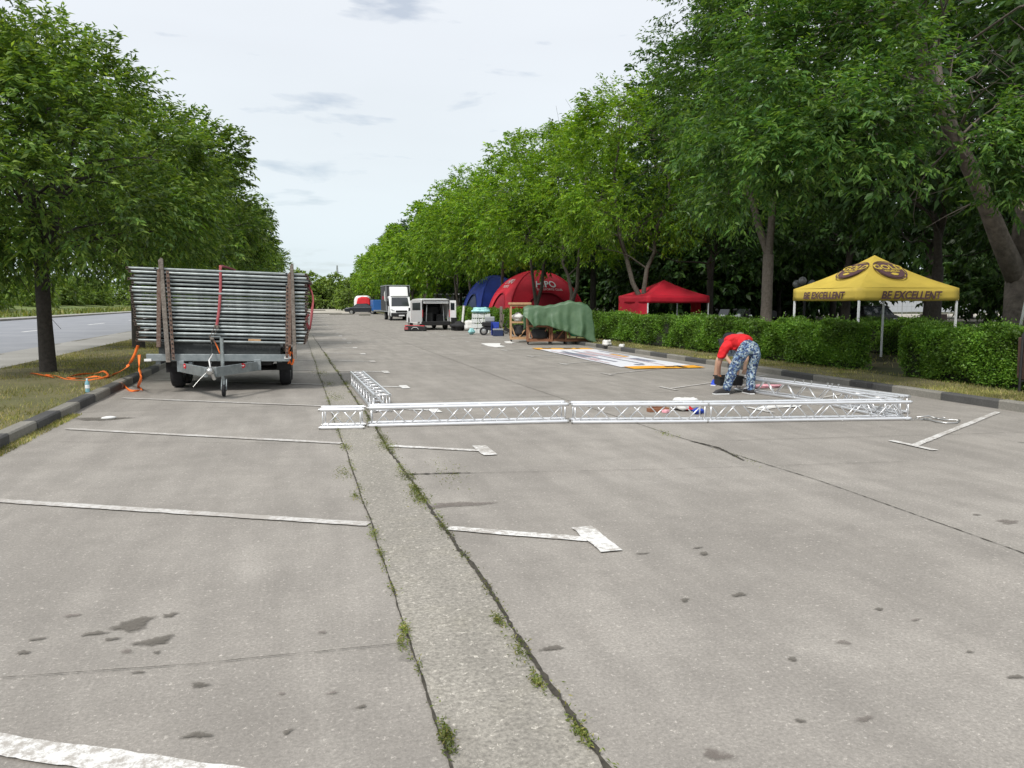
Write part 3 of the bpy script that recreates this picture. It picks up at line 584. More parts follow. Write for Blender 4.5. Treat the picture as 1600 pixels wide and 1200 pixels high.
# ---------------------------------------------------------------- hedges
M['hedge'] = leaf_mat('hedge', (.06, .14, .018), (.105, .21, .027), (.17, .29, .042), .3)
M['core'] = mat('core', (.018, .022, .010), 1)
def hedge(seed, x0, x1, y0, y1, h, n, L, label, zb=.1):
    rs = np.random.RandomState(seed); root = empty('hedge', (x0, y0, zb), 0, label, 'hedge', 'clipped hedges along the right kerb'); w_, l_ = x1-x0, y1-y0
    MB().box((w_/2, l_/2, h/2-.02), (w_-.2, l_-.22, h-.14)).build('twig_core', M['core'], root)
    A = [l_*h, l_*h*.35, l_*w_, w_*h, w_*h*.4]; A = np.array(A)/sum(A); f = rs.choice(5, n, p=A); u, v = rs.rand(n), rs.rand(n)
    ins = np.abs(rs.normal(0, .07, n)); P = np.zeros((n, 3)); Nn = np.zeros((n, 3))
    for k, (fn, nm) in enumerate([(lambda u, v, i: (i, u*l_, v*h), (-1, 0, 0)), (lambda u, v, i: (w_-i, u*l_, v*h), (1, 0, 0)), (lambda u, v, i: (u*w_, v*l_, h-i), (0, 0, 1)), (lambda u, v, i: (u*w_, i, v*h), (0, -1, 0)), (lambda u, v, i: (u*w_, l_-i, v*h), (0, 1, 0))]):
        m_ = f == k; a = fn(u[m_], v[m_], ins[m_]); P[m_, 0], P[m_, 1], P[m_, 2] = a; Nn[m_] = nm
    wob = .07*np.sin(P[:, 1]*3.1+P[:, 2]*4+seed)+.04*np.sin(P[:, 1]*7.3-P[:, 2]*5)+.03*np.sin(P[:, 0]*6+P[:, 1]*1.3)+.05*np.sin(P[:, 1]*.9)
    P += Nn*wob[:, None]; P[:, 0] += (np.abs(P[:, 2]/h-.5)**3*.5)*np.where(Nn[:, 0] < 0, 1, 0)
    keep = ~((P[:, 2] < .14+.08*np.sin(P[:, 1]*5)) & (rs.rand(n) < .75)); P, Nn = P[keep], Nn[keep]
    sh_ = (rs.rand(len(P)) < .04)[:, None]; P = P-0+Nn*sh_*rs.uniform(.02, .14, (len(P), 1))
    quads('foliage', leaves(rs, P, nrm(Nn*.7+rs.normal(0, .7, (len(P), 3))+np.array([0, 0, .3])), L, L*.55, droop=.05, upk=.5), M['hedge'], root)
hx = 12.05
hedge(1, hx, hx+.65, 10.2, 13.25, 1.0, 34000, .055, 'nearest clipped hedge block, at the right edge beside the brown bin')
hedge(2, hx, hx+.62, 14.75, 19.6, 1.0, 52000, .058, 'clipped hedge block behind the bending man, in front of the yellow canopy')
hedge(3, hx, hx+.9, 20.2, 34.0, 1.0, 70000, .07, 'long clipped hedge in front of the red canopy')
hedge(4, hx, hx+.9, 34.6, 56.0, 1.0, 50000, .10, 'clipped hedge below the red dome tent, behind the trolleys')
hedge(6, 16.6, 17.5, 16.6, 20.6, .95, 16000, .07, 'dark low hedge seen through the gap under the yellow canopy')
hedge(5, hx, hx+.9, 57, 110.0, 1.0, 50000, .16, 'farthest clipped hedge, running on behind the van')
# ---------------------------------------------------------------- materials of the objects
def mk(n, *a, **k): M[n] = mat(n, *a, **k)
mk('alu', (.78, .79, .81), .34, .75, var=.05, vs=6)
mk('galv', (.20, .225, .225), .38, .7, c2=(.36, .39, .39), vs=5)
for n_ in ('galv',):
    t = M[n_].node_tree; b = t.nodes['Principled BSDF']; l_ = b.inputs['Base Color'].links[0]; s_ = l_.from_socket; oi = t.nodes.new('ShaderNodeObjectInfo'); mr_ = t.nodes.new('ShaderNodeMapRange'); mr_.inputs[3].default_value = .95; mr_.inputs[4].default_value = 1.75; t.links.new(oi.outputs['Random'], mr_.inputs[0]); vm = t.nodes.new('ShaderNodeVectorMath'); vm.operation = 'SCALE'; t.links.new(s_, vm.inputs[0]); t.links.new(mr_.outputs[0], vm.inputs['Scale']); t.links.new(vm.outputs[0], b.inputs['Base Color'])
mk('galv_d', (.20, .23, .24), .5, .5, c2=(.33, .36, .37), vs=7)
mk('rust', (.10, .045, .03), .9, c2=(.22, .17, .14), vs=22, bump=.5)
mk('oldwood', (.12, .10, .085), .95, c2=(.26, .23, .20), vs=11, bump=.8, bs=30)
mk('wood', (.42, .24, .12), .8, c2=(.55, .36, .2), vs=9, bump=.3)
mk('redwood', (.20, .085, .045), .8, c2=(.32, .15, .08), vs=9)
mk('black', (.014, .014, .015), .6, var=.3); mk('rubber', (.022, .022, .024), .85, var=.3, vs=20); mk('blackboard', (.018, .022, .024), .7, c2=(.05, .055, .055), vs=30)
mk('steel', (.55, .55, .54), .35, .9); mk('chrome', (.8, .8, .8), .15, 1); mk('white', (.80, .81, .82), .35, var=.03); mk('wplastic', (.75, .76, .76), .5)
mk('red', (.62, .018, .03), .6, var=.12, vs=3); mk('redstrap', (.30, .05, .06), .8, c2=(.42, .12, .13), vs=12); mk('orange', (.95, .20, .03), .65, var=.12, vs=8)
mk('glass', (.02, .025, .03), .08, spec=.8); mk('blue', (.02, .06, .42), .6, var=.15); mk('bluecloth', (.012, .04, .30), .7, var=.15, vs=2); mk('redcloth', (.60, .012, .035), .7, var=.1, vs=2); mk('redcloth_d', (.36, .01, .03), .75, var=.15, vs=2)
mk('yellow', (.60, .45, .075), .7, var=.07, vs=2.5); mk('print', (.075, .035, .05), .8, c2=(.13, .07, .07), vs=12); mk('tarp', (.06, .125, .065), .5, c2=(.10, .175, .095), vs=3, bump=.35, bs=6); mk('greenp', (.01, .28, .14), .4)
mk('banner_w', (.78, .79, .84), .45, var=.05, bump=.2, bs=4); mk('banner_o', (.86, .40, .03), .5, var=.08); mk('bprint_b', (.12, .13, .2), .6, c2=(.35, .36, .42), vs=20); mk('bprint_r', (.50, .25, .28), .6, c2=(.7, .6, .62), vs=16); mk('navy', (.02, .035, .10), .5)
mk('skin', (.50, .27, .19), .55, var=.08, vs=12); mk('skin2', (.47, .29, .20), .55, var=.08); mk('tee', (.66, .012, .018), .8, var=.12, vs=5, bump=.9, bs=13); mk('blacktee', (.02, .02, .024), .85, var=.3, bump=.4, bs=9); mk('shorts', (.40, .48, .56), .85, var=.1); mk('hair_g', (.20, .16, .13), .8, var=.3, vs=40); mk('hair', (.015, .012, .01), .7); mk('shoe', (.03, .028, .03), .6); mk('shoeb', (.01, .06, .55), .5); mk('glove', (.05, .045, .045), .8, c2=(.6, .22, .05), vs=16)
mk('teal', (.15, .50, .52), .3, c2=(.5, .75, .76), vs=14, bump=.5, bs=12); mk('wrap', (.55, .58, .57), .3, c2=(.80, .82, .82), vs=16, bump=.8, bs=14); mk('cardboard', (.38, .28, .2), .9, var=.12); mk('pink', (.75, .28, .36), .7, c2=(.85, .55, .58), vs=20); mk('rag', (.72, .72, .7), .8, var=.06); mk('greyp', (.3, .32, .33), .6, var=.1); mk('brown', (.09, .05, .04), .6, var=.3, vs=6); mk('concrete', (.42, .44, .46), .9, var=.1); mk('lamp_g', (.22, .22, .23), .2, spec=.8); mk('bottle', (.35, .68, .8), .12, trans=.5); mk('truckbox', (.045, .045, .05), .6, var=.2); mk('headlamp', (.6, .62, .64), .1); mk('taillight', (.4, .02, .02), .3); mk('carbody', (.05, .055, .065), .25, .5); mk('bluevan', (.03, .13, .4), .4)
m = mat('camo', (.1, .1, .1), .85); M['camo'] = m; t = m.node_tree; tcn = t.nodes.new('ShaderNodeTexCoord'); v = t.nodes.new('ShaderNodeTexVoronoi'); v.inputs['Scale'].default_value = 36; v.distance = 'CHEBYCHEV'
t.links.new(tcn.outputs['Object'], v.inputs[0]); s = t.nodes.new('ShaderNodeSeparateColor'); t.links.new(v.outputs['Color'], s.inputs[0]); r = t.nodes.new('ShaderNodeValToRGB'); r.color_ramp.interpolation = 'CONSTANT'; t.links.new(s.outputs[0], r.inputs[0])
e = r.color_ramp.elements; e[0].position = 0; e[0].color = (.02, .035, .09, 1); e[1].position = .82; e[1].color = (.36, .43, .47, 1)
for p_, c_ in ((.30, (.05, .09, .20, 1)), (.52, (.14, .22, .34, 1)), (.68, (.19, .25, .26, 1))): q_ = e.new(p_); q_.color = c_
t.links.new(r.outputs[0], t.nodes['Principled BSDF'].inputs['Base Color'])

def text_mesh(txt, m, size, shear=0, thick=.012, align='CENTER'):
    cu = bpy.data.curves.new('lettering', 'FONT'); cu.body = txt; cu.size = size; cu.shear = shear; cu.offset = thick; cu.align_x = align; cu.align_y = 'CENTER'; cu.resolution_u = 3
    o = bpy.data.objects.new('lettering', cu); col.objects.link(o); dg = bpy.context.evaluated_depsgraph_get(); dg.update()
    me = bpy.data.meshes.new_from_object(o.evaluated_get(dg)); bpy.data.objects.remove(o); me.materials.clear(); me.materials.append(m); return me
def letter(txt, m, size, org, ux, uz, parent, fn=None, **k):   # org, ux, uz in the parent's space
    me = text_mesh(txt, m, size, **k); org, ux, uz = Vector(org), Vector(ux).normalized(), Vector(uz).normalized()
    for v in me.vertices:
        p = org+ux*v.co.x+uz*v.co.y
        v.co = fn(p) if fn else p
    o = bpy.data.objects.new('lettering', me); col.objects.link(o); o.parent = parent; return o
def ribbon(pts, wd, m, name, parent=None, up=(0, 0, 1), mode='flat', sub=3, twist=0):
    P = [Vector(p) for p in pts]; Q = []
    for i in range(len(P)-1):
        a, b, c, d = P[max(i-1, 0)], P[i], P[i+1], P[min(i+2, len(P)-1)]
        for k in range(sub):
            s = k/sub; Q.append(.5*((2*b)+(c-a)*s+(2*a-5*b+4*c-d)*s*s+(3*b-a-3*c+d)*s**3))
    Q.append(P[-1]); v = []; n = len(Q)
    for i, p in enumerate(Q):
        t = (Q[min(i+1, n-1)]-Q[max(i-1, 0)]).normalized(); w_ = t.cross(Vector(up)); w_ = w_.normalized() if w_.length > 1e-3 else Vector((1, 0, 0))
        if twist: w_ = Matrix.Rotation(math.sin(i*twist)*.9, 3, t) @ w_
        v += [p+w_*wd/2, p-w_*wd/2]
    return MB().add(v, [(2*i, 2*i+1, 2*i+3, 2*i+2) for i in range(n-1)]).build(name, M[m], parent, smooth=True, solid=.003)

# ---------------------------------------------------------------- trailer with its load of frames
tw = G(352, 603); ty = tw[1]-1.15; tX = G(342, 617)[0]; TZ = R(-1.5)
T = empty('car_trailer', (tX, ty, 0), TZ, 'grey galvanised flatbed trailer with a V drawbar, loaded high with steel frames', 'trailer')
def wheel(parent, x, y, r, w_, name='wheel', tm='rubber', rm='steel'):
    o = MB().lathe([(r*.62, -w_/2), (r*.92, -w_/2), (r, -w_*.32), (r, w_*.32), (r*.92, w_/2), (r*.62, w_/2), (r*.62, -w_/2)], (x, y, r), (1, 0, 0), 26).build(name, M[tm], parent, smooth='auto')
    MB().lathe([(0, -w_*.42), (r*.2, -w_*.42), (r*.25, -w_*.3), (r*.5, -w_*.28), (r*.62, -w_*.46), (r*.62, w_*.46), (r*.5, w_*.28), (r*.25, w_*.3), (r*.2, w_*.42), (0, w_*.42)], (x, y, r), (1, 0, 0), 20).build('rim', M[rm], o, smooth='auto'); return o
MB().box((0, 0, .64), (2.46, .07, .13), ry=R(1.2)).build('front_beam', M['galv_d'], T, bevel=.008)
mb = MB()
for s in (-1, 1): mb.box((s*1.05, 1.7, .6), (.08, 3.3, .13)); mb.box((s*.5, 1.6, .52), (.06, 3.2, .1))
mb.box((0, 3.35, .62), (2.2, .06, .13)); mb.build('chassis', M['galv_d'], T)
MB().box((.02, 1.7, .56), (1.75, 3.0, .18)).build('underbody', M['black'], T); MB().box((0, 1.7, .69), (2.15, 3.3, .03)).build('deck', M['blackboard'], T); MB().box((0.02, .06, .81), (2.1, .04, .24), ry=R(1.2)).build('headboard', M['blackboard'], T)
mb = MB()
for s in (-1, 1):
    a = Vector((s*.64, -.08, .52)); b = Vector((s*.07, -1.22, .44)); d = b-a; mid = (a+b)/2; mb.box(mid, (d.length, .05, .165), rz=math.atan2(d.y, d.x))
    mb.box((s*.66, -.03, .50), (.12, .06, .2))
mb.build('drawbar', M['galv_d'], T, bevel=.006)
mb = MB(); mb.box((0, -1.12, .50), (.15, .16, .12)); mb.tube([(0, -1.1, .53), (0, -1.3, .53)], .035); mb.ball((0, -1.34, .51), .06); mb.tube([(0, -1.25, .56), (-.02, -1.2, .68), (.03, -1.12, .78)], [.016, .014, .012]); mb.tube([(.03, -1.28, .46), (.06, -1.25, .36)], .03); mb.build('coupling', M['steel'], T, smooth='auto')
J = MB().tube([(.12, -.62, .42), (.12, -.62, 1.02)], .032, 12).build('jockey_post', M['galv'], T, smooth='auto')
mb = MB(); mb.tube([(.1, -.62, 1.02), (.1, -.62, 1.05), (-.05, -.66, 1.05)], .012); mb.build('crank', M['galv'], J)
mb = MB(); mb.tube([(.1, -.62, .42), (.13, -.60, .27), (.13, -.62, .2)], [.035, .03, .02]); mb.box((.09, -.6, .2), (.015, .07, .2), rx=R(-25)); mb.box((.17, -.6, .2), (.015, .07, .2), rx=R(-25)); mb.build('fork', M['galv_d'], J)
o = MB().lathe([(.0, -.028), (.09, -.028), (.105, -.015), (.105, .015), (.09, .028), (0, .028)], (.13, -.68, .106), (1, 0, 0), 20).build('jockey_wheel', M['rubber'], T, smooth='auto')
for s in (-1, 1):
    for yy in (1.15, 1.95): wheel(T, s*1.0+.1, yy, .33, .21)
    MB().prism([(.72, .35), (.72, .62), (.84, .70), (2.28, .70), (2.4, .62), (2.4, .35), (2.37, .35), (2.37, .6), (2.27, .67), (.85, .67), (.75, .6), (.75, .35)], s*1.0-.03, s*1.0+.23, 'x').build('mudguard', M['black'], T)
    MB().box((s*1.0+.1, .70, .46), (.28, .02, .26)).build('mud_flap', M['rubber'], T)
    MB().box((s*1.2, -.045, .62), (.12, .03, .045)).build('marker_lamp', M['wplastic'], T, bevel=.006)
MB().tube([(-.95, 1.15, .33), (.95, 1.15, .33)], .035).tube([(-.95, 1.95, .33), (.95, 1.95, .33)], .035).build('axle', M['black'], T)
# badges and the number on the drawbar
ang = math.atan2(-1.04, -.57)
for (x, y, sx_, n_) in ((.42, -.515, .085, 'badge'), (-.52, -.335, .06, 'badge')):
    s = 1 if x > 0 else -1; nx = Vector((s*1.04, -.57, 0)).normalized()*-1 if False else Vector((s*1.04, -.57, 0)).normalized(); tx_ = Vector((-s*.57, -1.04, 0)).normalized(); c_ = Vector((x, y, .53))-Vector((s*1, 0, 0))*0
    # outer faces look sideways; the visible faces look to the front: take the inner normal mirrored to the camera side
    nrm_ = Vector((-s*1.04, .57, 0)).normalized()
    nrm_ = nrm_ if nrm_.y < 0 else -nrm_
    on = Vector((x, y, .525))+nrm_*.028; P_ = [on+tx_*sx_*math.cos(q)+Vector((0, 0, 1))*.045*math.sin(q) for q in [2*PI*i/20 for i in range(20)]]
    bd = MB().add(P_, [tuple(range(20))]).build('badge', M['red'], T)
    on2 = on+nrm_*.003; MB().add([on2+tx_*a_*sx_+Vector((0, 0, b_*.045)) for a_, b_ in ((-.6, -.05), (-.2, .35), (.0, .1), (.5, .3), (.6, .1), (.1, -.1), (-.1, -.3))], [tuple(range(7))]).build('emblem', M['white'], bd)
letter('83', M['white'], .09, Vector((-.34, -.62, .52))+Vector((-1.04, -.57, 0)).normalized()*.03, (.57, -1.04, 0), (0, 0, 1), T, thick=.002)
# stakes
def stake(x, y, z0, z1, lean, w_, m='oldwood', n='stake'): return MB().prism([(x-w_/2, z0), (x+w_/2, z0), (x+lean+w_/2, z1-.03), (x+lean+w_*.1, z1), (x+lean-w_/2, z1-.05)], y-.03, y+.03).build(n, M[m], T, bevel=.006)
stake(-.85, -.10, .58, 2.43, -.05, .075); stake(-1.0, -.10, .85, 2.25, .07, .07, 'rust'); stake(1.33, -.10, .60, 2.36, -.01, .065); stake(1.24, -.10, .85, 2.2, .04, .07, 'rust'); stake(1.13, .5, .7, 2.1, 0, .06)
for s in (-1, 1): stake(s*1.08, 3.2, .6, 2.1, 0, .07)
for k, (x, z0, z1, lean) in enumerate([(-.77, .62, 2.2, -.03), (1.18, .62, 1.95, .05)]):
    mb = MB(); n = 19
    mb.prism([(x-.018, z0), (x+.03, z0), (x+lean+.03, z1), (x+lean-.018, z1)], -.125, -.10); mb.build('perforated_angle', M['rust'], T)
    hb = MB()
    for i in range(n): t_ = (i+.5)/n; hb.lathe([(0, 0), (.014, 0), (.014, .006), (0, .006)], (x+lean*t_+.007, -.128, z0+(z1-z0)*t_), (0, -1, 0), 8)
    hb.build('hole', M['black'], T)  # solid black discs painting the shade of the perforations
for x, m_ in ((-.62, 'rag'), (.62, 'wood')):
    o = MB().box((0, 0, .03), (.26 if x < 0 else .22, .12, .045)).build('wooden_block', M[m_ if m_ == 'wood' else 'oldwood'], None, bevel=.004); c_ = T.matrix_basis @ Vector((x, .04, .925)); o.location = c_; o.rotation_euler.z = TZ
    tag(o, 'pale grey wooden block under the left half of the stacked frames' if x < 0 else 'brown wooden block under the right half of the stacked frames', 'wooden block')
# twenty galvanised frames stacked flat
def make_frame():
    root = empty('scaffold_frame', (0, 0, 0)); f = MB().tube([(-1.62, 0, 0), (1.60, 0, 0)], .0245, 12).build('long_tube', M['galv'], root, smooth='auto')
    MB().tube([(-1.62, 2.3, 0), (1.60, 2.3, 0)], .0245, 10).build('long_tube', M['galv'], root, smooth='auto')
    MB().box((0, 1.16, -.004), (3.1, 2.2, .034)).build('gap_shade_slab', M['blackboard'], root)  # dark slab added to put shade into the gaps between the tubes
    for x in (-1.60, -1.12, 1.22, 1.585):
        c = MB().lathe([(.018, .01), (.018, 0), (.0235, 0), (.0235, 2.36), (0, 2.36)], (x, -.045, 0), (0, 1, 0), 12).build('cross_tube', M['rust'] if abs(x) > 1.5 else M['galv_d'], root, smooth='auto')
        MB().lathe([(0, 0), (.018, 0)], (x, -.035, 0), (0, 1, 0), 12).build('end_shade_disc', M['black'], c)  # black disc stands in for the shade inside the tube mouth
    return root
fp = make_frame(); rt = random.Random(4); base = Vector((tX, ty, 0)); names = ORD
for i in range(20):
    o = fp if i == 0 else copy_tree(fp); z = .935+.0668*i; sh = .10+rt.uniform(-.035, .035)
    loc = T.matrix_basis @ Vector((sh, -.02-.004*i*0+rt.uniform(-.03, .03), z+rt.uniform(-.006, .006))); o.location = loc; o.rotation_euler = (0, R(2.1)-i*R(.02)+R(rt.uniform(-.28, .28)), TZ+R(rt.uniform(-.6, .6))); o.scale.x = .90+.0026*i
    tag(o, ('bottom' if i == 0 else 'topmost' if i == 19 else ORD[19-i])+' galvanised tube frame '+('' if i in (0, 19) else 'from the top ')+'in the stack on the trailer', 'scaffold frame', 'tube frames stacked on the trailer')
# red strap with ratchet over the front of the stack
def tp(x, y, z): return tuple(T.matrix_basis @ Vector((x, y, z)))
st = ribbon([tp(.12, 2.2, 2.30), tp(.10, 1.2, 2.31), tp(.085, .05, 2.295), tp(.085, -.06, 2.25), tp(.07, -.062, 1.9), tp(.03, -.065, 1.5), tp(-.02, -.075, 1.22), tp(-.03, -.09, 1.18)], .05, 'redstrap', 'ratchet_strap', up=(0, 1, .02))
tag(st, 'faded red ratchet strap pulled over the front of the stacked frames', 'strap')
mb = MB(); q = T.matrix_basis
for s in (-1, 1): mb.box(tp(-.06+s*.028, -.13, 1.12), (.006, .07, .24), ry=R(28)); mb.box(tp(-.10+s*.028, -.11, .98), (.006, .08, .15), ry=R(-15))
mb.lathe([(0, -.03), (.045, -.03), (.045, .03), (0, .03)], tp(-.10, -.12, 1.0), (1, 0, 0), 14); mb.box(tp(-.01, -.14, 1.21), (.09, .02, .05), ry=R(25)); mb.build('ratchet', M['oldwood'], st)
ribbon([tp(-.08, -.11, .97), tp(-.02, -.11, .85), tp(.02, -.10, .72)], .02, 'orange', 'strap_tail', st, up=(0, 1, 0))
ribbon([tp(-.12, -.11, .96), tp(-.11, -.10, .75), tp(-.13, -.4, .62), tp(-.02, -1.1, .52)], .025, 'blackboard', 'hook_strap', st, up=(0, 1, 0))
tag(MB().tube([tp(-.08, -.5, .60), tp(-.03, -1.0, .56), tp(-.02, -1.3, .52), tp(-.14, -1.36, .40), tp(-.26, -1.4, .26)], .004, 6).build('breakaway_cable', M['steel'], None), 'thin steel breakaway cable hanging from the trailer coupling', 'cable')
# hanging straps on the right side of the load
o = ribbon([tp(1.60, .1, 1.98), tp(1.68, .02, 1.75), tp(1.66, 0, 1.5), tp(1.63, -.02, 1.25), tp(1.60, 0, 1.15), tp(1.55, 0, 1.32), tp(1.60, -.03, 1.42)], .05, 'redstrap', 'hanging_strap', up=(0, 1, 0), twist=.5); tag(o, 'red strap hanging loose on the right end of the stacked frames', 'strap')
o = ribbon([tp(1.26, .3, .95), tp(1.24, .2, .82), tp(1.20, .15, .70), tp(1.22, .12, .55), tp(1.27, .1, .48), tp(1.30, .1, .62), tp(1.25, .08, .72), tp(1.20, .05, .5)], .035, 'orange', 'hanging_strap', up=(0, 1, 0), twist=.7); tag(o, 'orange strap bunched at the right side of the trailer below the load', 'strap')
# orange strap tangled on the verge, tail over the kerb
def g3(px, py, z): a = G(px, py, z); return (a[0], a[1], z)
def w3(px, py, d): a = D(px, d); return (a[0], a[1], ZZ(py, d))
S = [w3(212, 540, 13.9), w3(205, 556, 14.0), w3(197, 569, 14.1), w3(187, 578, 14.2), g3(178, 585, .13), g3(165, 590, .14), g3(150, 588, .16), g3(135, 590, .13), g3(118, 592, .14), g3(105, 590, .15), g3(125, 585, .14), g3(150, 583, .15), g3(162, 580, .2), g3(168, 588, .15), g3(140, 594, .14), g3(108, 594, .14), g3(86, 587, .15), g3(72, 586, .16), g3(84, 590, .14), g3(60, 585, .14), g3(48, 583, .14)]
o = ribbon(S, .05, 'orange', 'orange_strap', up=(0, .3, 1), twist=.35, sub=5); tag(o, 'bright orange lashing strap tangled on the grass beside the nearest left tree', 'strap')
ribbon([w3(213, 555, 13.9), w3(212, 575, 13.7), w3(214, 592, 13.4), g3(216, 604, .03), g3(222, 609, .02), g3(210, 611, .015), g3(202, 610, .015), g3(195, 604, .03), g3(188, 598, .12)], .05, 'orange', 'strap_tail', o, up=(0, 1, .3), twist=.25, sub=5)
# bottle on the verge
c_ = g3(137, 613, .13); o = MB().lathe([(0, 0), (.034, .002), (.036, .02), (.033, .06), (.036, .1), (.036, .15), (.03, .175), (.014, .205), (.013, .215)], (0, 0, 0), (0, 0, 1), 16).build('water_bottle', M['bottle'], None, smooth=True); o.location = c_
tag(o, 'clear blue plastic water bottle standing on the left verge by the kerb', 'bottle'); MB().lathe([(0, .235), (.016, .235), (.016, .212), (0, .212)], (0, 0, 0), (0, 0, 1), 12).build('cap', M['wplastic'], o); MB().lathe([(.0365, .07), (.0365, .13)], (0, 0, 0), (0, 0, 1), 16).build('bottle_label', M['white'], o)
c_ = G(170, 655); o = MB().ball((0, 0, .02), (.10, .04, .025)).build('plaster_lump', M['rag'], None, smooth=True); o.location = (c_[0], c_[1], 0); o.rotation_euler.z = .3; tag(o, 'flat white lump lying in the dark patch of tarmac near the left kerb', 'debris')

# ---------------------------------------------------------------- aluminium trusses
def truss(label, p0, p1, wdt=.285, z=0.0, n=None, ends=True, side=1):
    p0, p1 = Vector((*p0, 0)), Vector((*p1, 0)); d = p1-p0; L = d.length; rz = math.atan2(d.y, d.x)
    root = empty('lighting_truss', (p0.x, p0.y, z), rz, label, 'truss', 'aluminium truss sections on the ground'); r = .0255; a = wdt-2*r; c = r
    for yy in (0, a*side):
        for zz in (c, c+a): MB().tube([(0, yy, zz), (L, yy, zz)], r, 14).build('chord', M['alu'], root, smooth='auto')
    if n is None: n = max(2, round((L-.1)/.235))
    xs = [.05+(L-.1)*i/n for i in range(n+1)]
    for f in range(4):
        pa = [(0, c), (0, c+a), (a*side, c+a), (a*side, c)][f]; pb = [(0, c+a), (a*side, c+a), (a*side, c), (0, c)][f]
        for i in range(n):
            u, v = (pa, pb) if (i+f) % 2 == 0 else (pb, pa)
            MB().tube([(xs[i]+.01, *u), (xs[i+1]-.01, *v)], .0085, 6).build('brace', M['alu'], root, smooth=True)
        if ends:
            for x in (.03, L-.03): MB().tube([(x, *pa), (x, *pb)], .010, 6).build('end_brace', M['alu'], root, smooth=True)
    for zz in (c, c+a):
        for yy in (0, a*side): 
            for x in (-.022, L+.002) : MB().lathe([(0, 0), (.02, 0), (.02, .02), (0, .02)], (x, yy, zz), (1, 0, 0), 10).build('connector', M['steel'], root, smooth='auto')
    return root
P = lambda a, b: Vector(G(a, b))
truss('short cube section of aluminium truss at the left end of the long row', P(501, 671.5), P(567, 670.5))
truss('long aluminium truss lying over the concrete strip, left half of the row', P(577, 668), P(886, 661))
truss('middle aluminium truss section of the row, right of the gap', P(895, 662.5), P(1104, 661))
truss('right section of the row of aluminium truss, meeting the diagonal one', P(1107, 661), P(1421, 656.5))
truss('aluminium truss pointing away from the camera across the concrete strip', P(585, 645), P(549, 602), side=-1)
truss('long diagonal aluminium truss running from the men to the right corner', P(1149, 610.5), P(1402, 648))
truss('short aluminium truss leg beside the right end of the diagonal one', P(1300, 635), P(1384, 655), side=1)
for i, (a, b) in enumerate([(1252, 607), (1266, 606), (1279, 605), (1305, 608), (1312, 609), (1322, 608)]):
    x, y = D(a, 13.2); o = MB().tube([(0, 0, 0), (0, 0, .05)], .009, 8).lathe([(0, 0), (.016, 0), (.016, .012), (0, .012)], (0, 0, .05), (0, 0, 1), 8).build('coupling_pin', M['steel'], None); gx = P(1149, 610.5); 
    t_ = (a-1149)/(1402-1149); dd = Vector(G(a, 610.5+(a-1149)*.148)); o.location = (dd.x, dd.y+.20, .285); tag(o, 'small steel pin standing upright on the diagonal truss, %s from the left' % ORD[i], 'pin', 'coupling pins on the diagonal truss')
# shackles and wire at the right end
mb = MB(); pts = [g3(1432, 652, .03), g3(1450, 650, .04), g3(1462, 653, .015), g3(1475, 656, .015), g3(1490, 656, .03), g3(1500, 657, .02), g3(1494, 661, .015), g3(1478, 661, .015), g3(1465, 659, .02), g3(1456, 657, .012), g3(1440, 655, .012)]
tag(mb.tube(pts, .011, 7).build('wire_sling', M['steel'], None, smooth=True), 'silver wire sling lying right of the end of the truss row', 'wire sling')
mb = MB()
for i in range(9): a = Vector(g3(1418+7*i, 655-i*.3+(i % 2), .02)); mb.tube([a+Vector((.03*math.cos(q), .018*math.sin(q), 0)) for q in [i*.5+2*PI*k/8 for k in range(9)]], .005, 5)
tag(mb.build('chain', M['steel'], None), 'short steel chain at the right foot of the truss row', 'chain')
o = MB().box((0, 0, .08), (.05, .07, .08), rz=.4).build('clamp', M['black'], None, bevel=.01); c_ = D(1373, 12.0); o.location = (c_[0], c_[1]+.1, .26); tag(o, 'black clamp on top of the diagonal truss near its right end', 'clamp')
def small(name, mb, m, px, py, label, cat, rz=0, z=0, **k): o = mb.build(name, M[m], None, **k); g_ = G(px, py, z); o.location = (*g_, z); o.rotation_euler.z = rz; return tag(o, label, cat)
small('wooden_offcut', MB().box((0, 0, .03), (.34, .1, .055)).box((.02, .05, .075), (.26, .08, .03)), 'redwood', 1028, 643, 'brown wooden offcut on the tarmac behind the truss row', 'wood', .1, bevel=.004)
small('wooden_offcut', MB().box((0, 0, .025), (.1, .08, .04)), 'pink', 1040, 645, 'small pinkish offcut beside the brown wooden one behind the truss row', 'wood', .6, bevel=.004)
def bagmesh(sx, sy, sz, seed, n=18, m_=12):
    r_ = random.Random(seed); ph = [r_.uniform(0, 6) for _ in range(6)]
    def f(u, v):
        a = 2*PI*u; b = PI*v; k = 1+.2*math.sin(3*a+ph[0])*math.sin(b)+.14*math.sin(5*b+ph[1])+.07*math.sin(7*a+4*b+ph[2])+.09*math.sin(9*a-6*b+ph[3])
        return (sx*k*math.sin(b)*math.cos(a), sy*k*math.sin(b)*math.sin(a), max(.0, sz*(1+math.cos(b)*k)*.5))
    return MB().grid(f, n, m_)
o = small('plastic_bag', bagmesh(.20, .15, .20, 3), 'rag', 1070, 641, 'crumpled white plastic bag with red print behind the truss row', 'bag', smooth=True); MB().add([(-.06, -.155, .03), (.07, -.155, .03), (.0, -.15, .09)], [(0, 1, 2)]).build('print_mark', M['red'], o)
small('blue_glove', bagmesh(.08, .06, .09, 7).add(*(lambda b: (b.v, b.f))(MB().tube([(.05, 0, .04), (.12, -.02, .02)], .02))), 'blue', 1090, 647, 'blue rubber glove on the tarmac behind the truss row', 'glove', smooth=True)
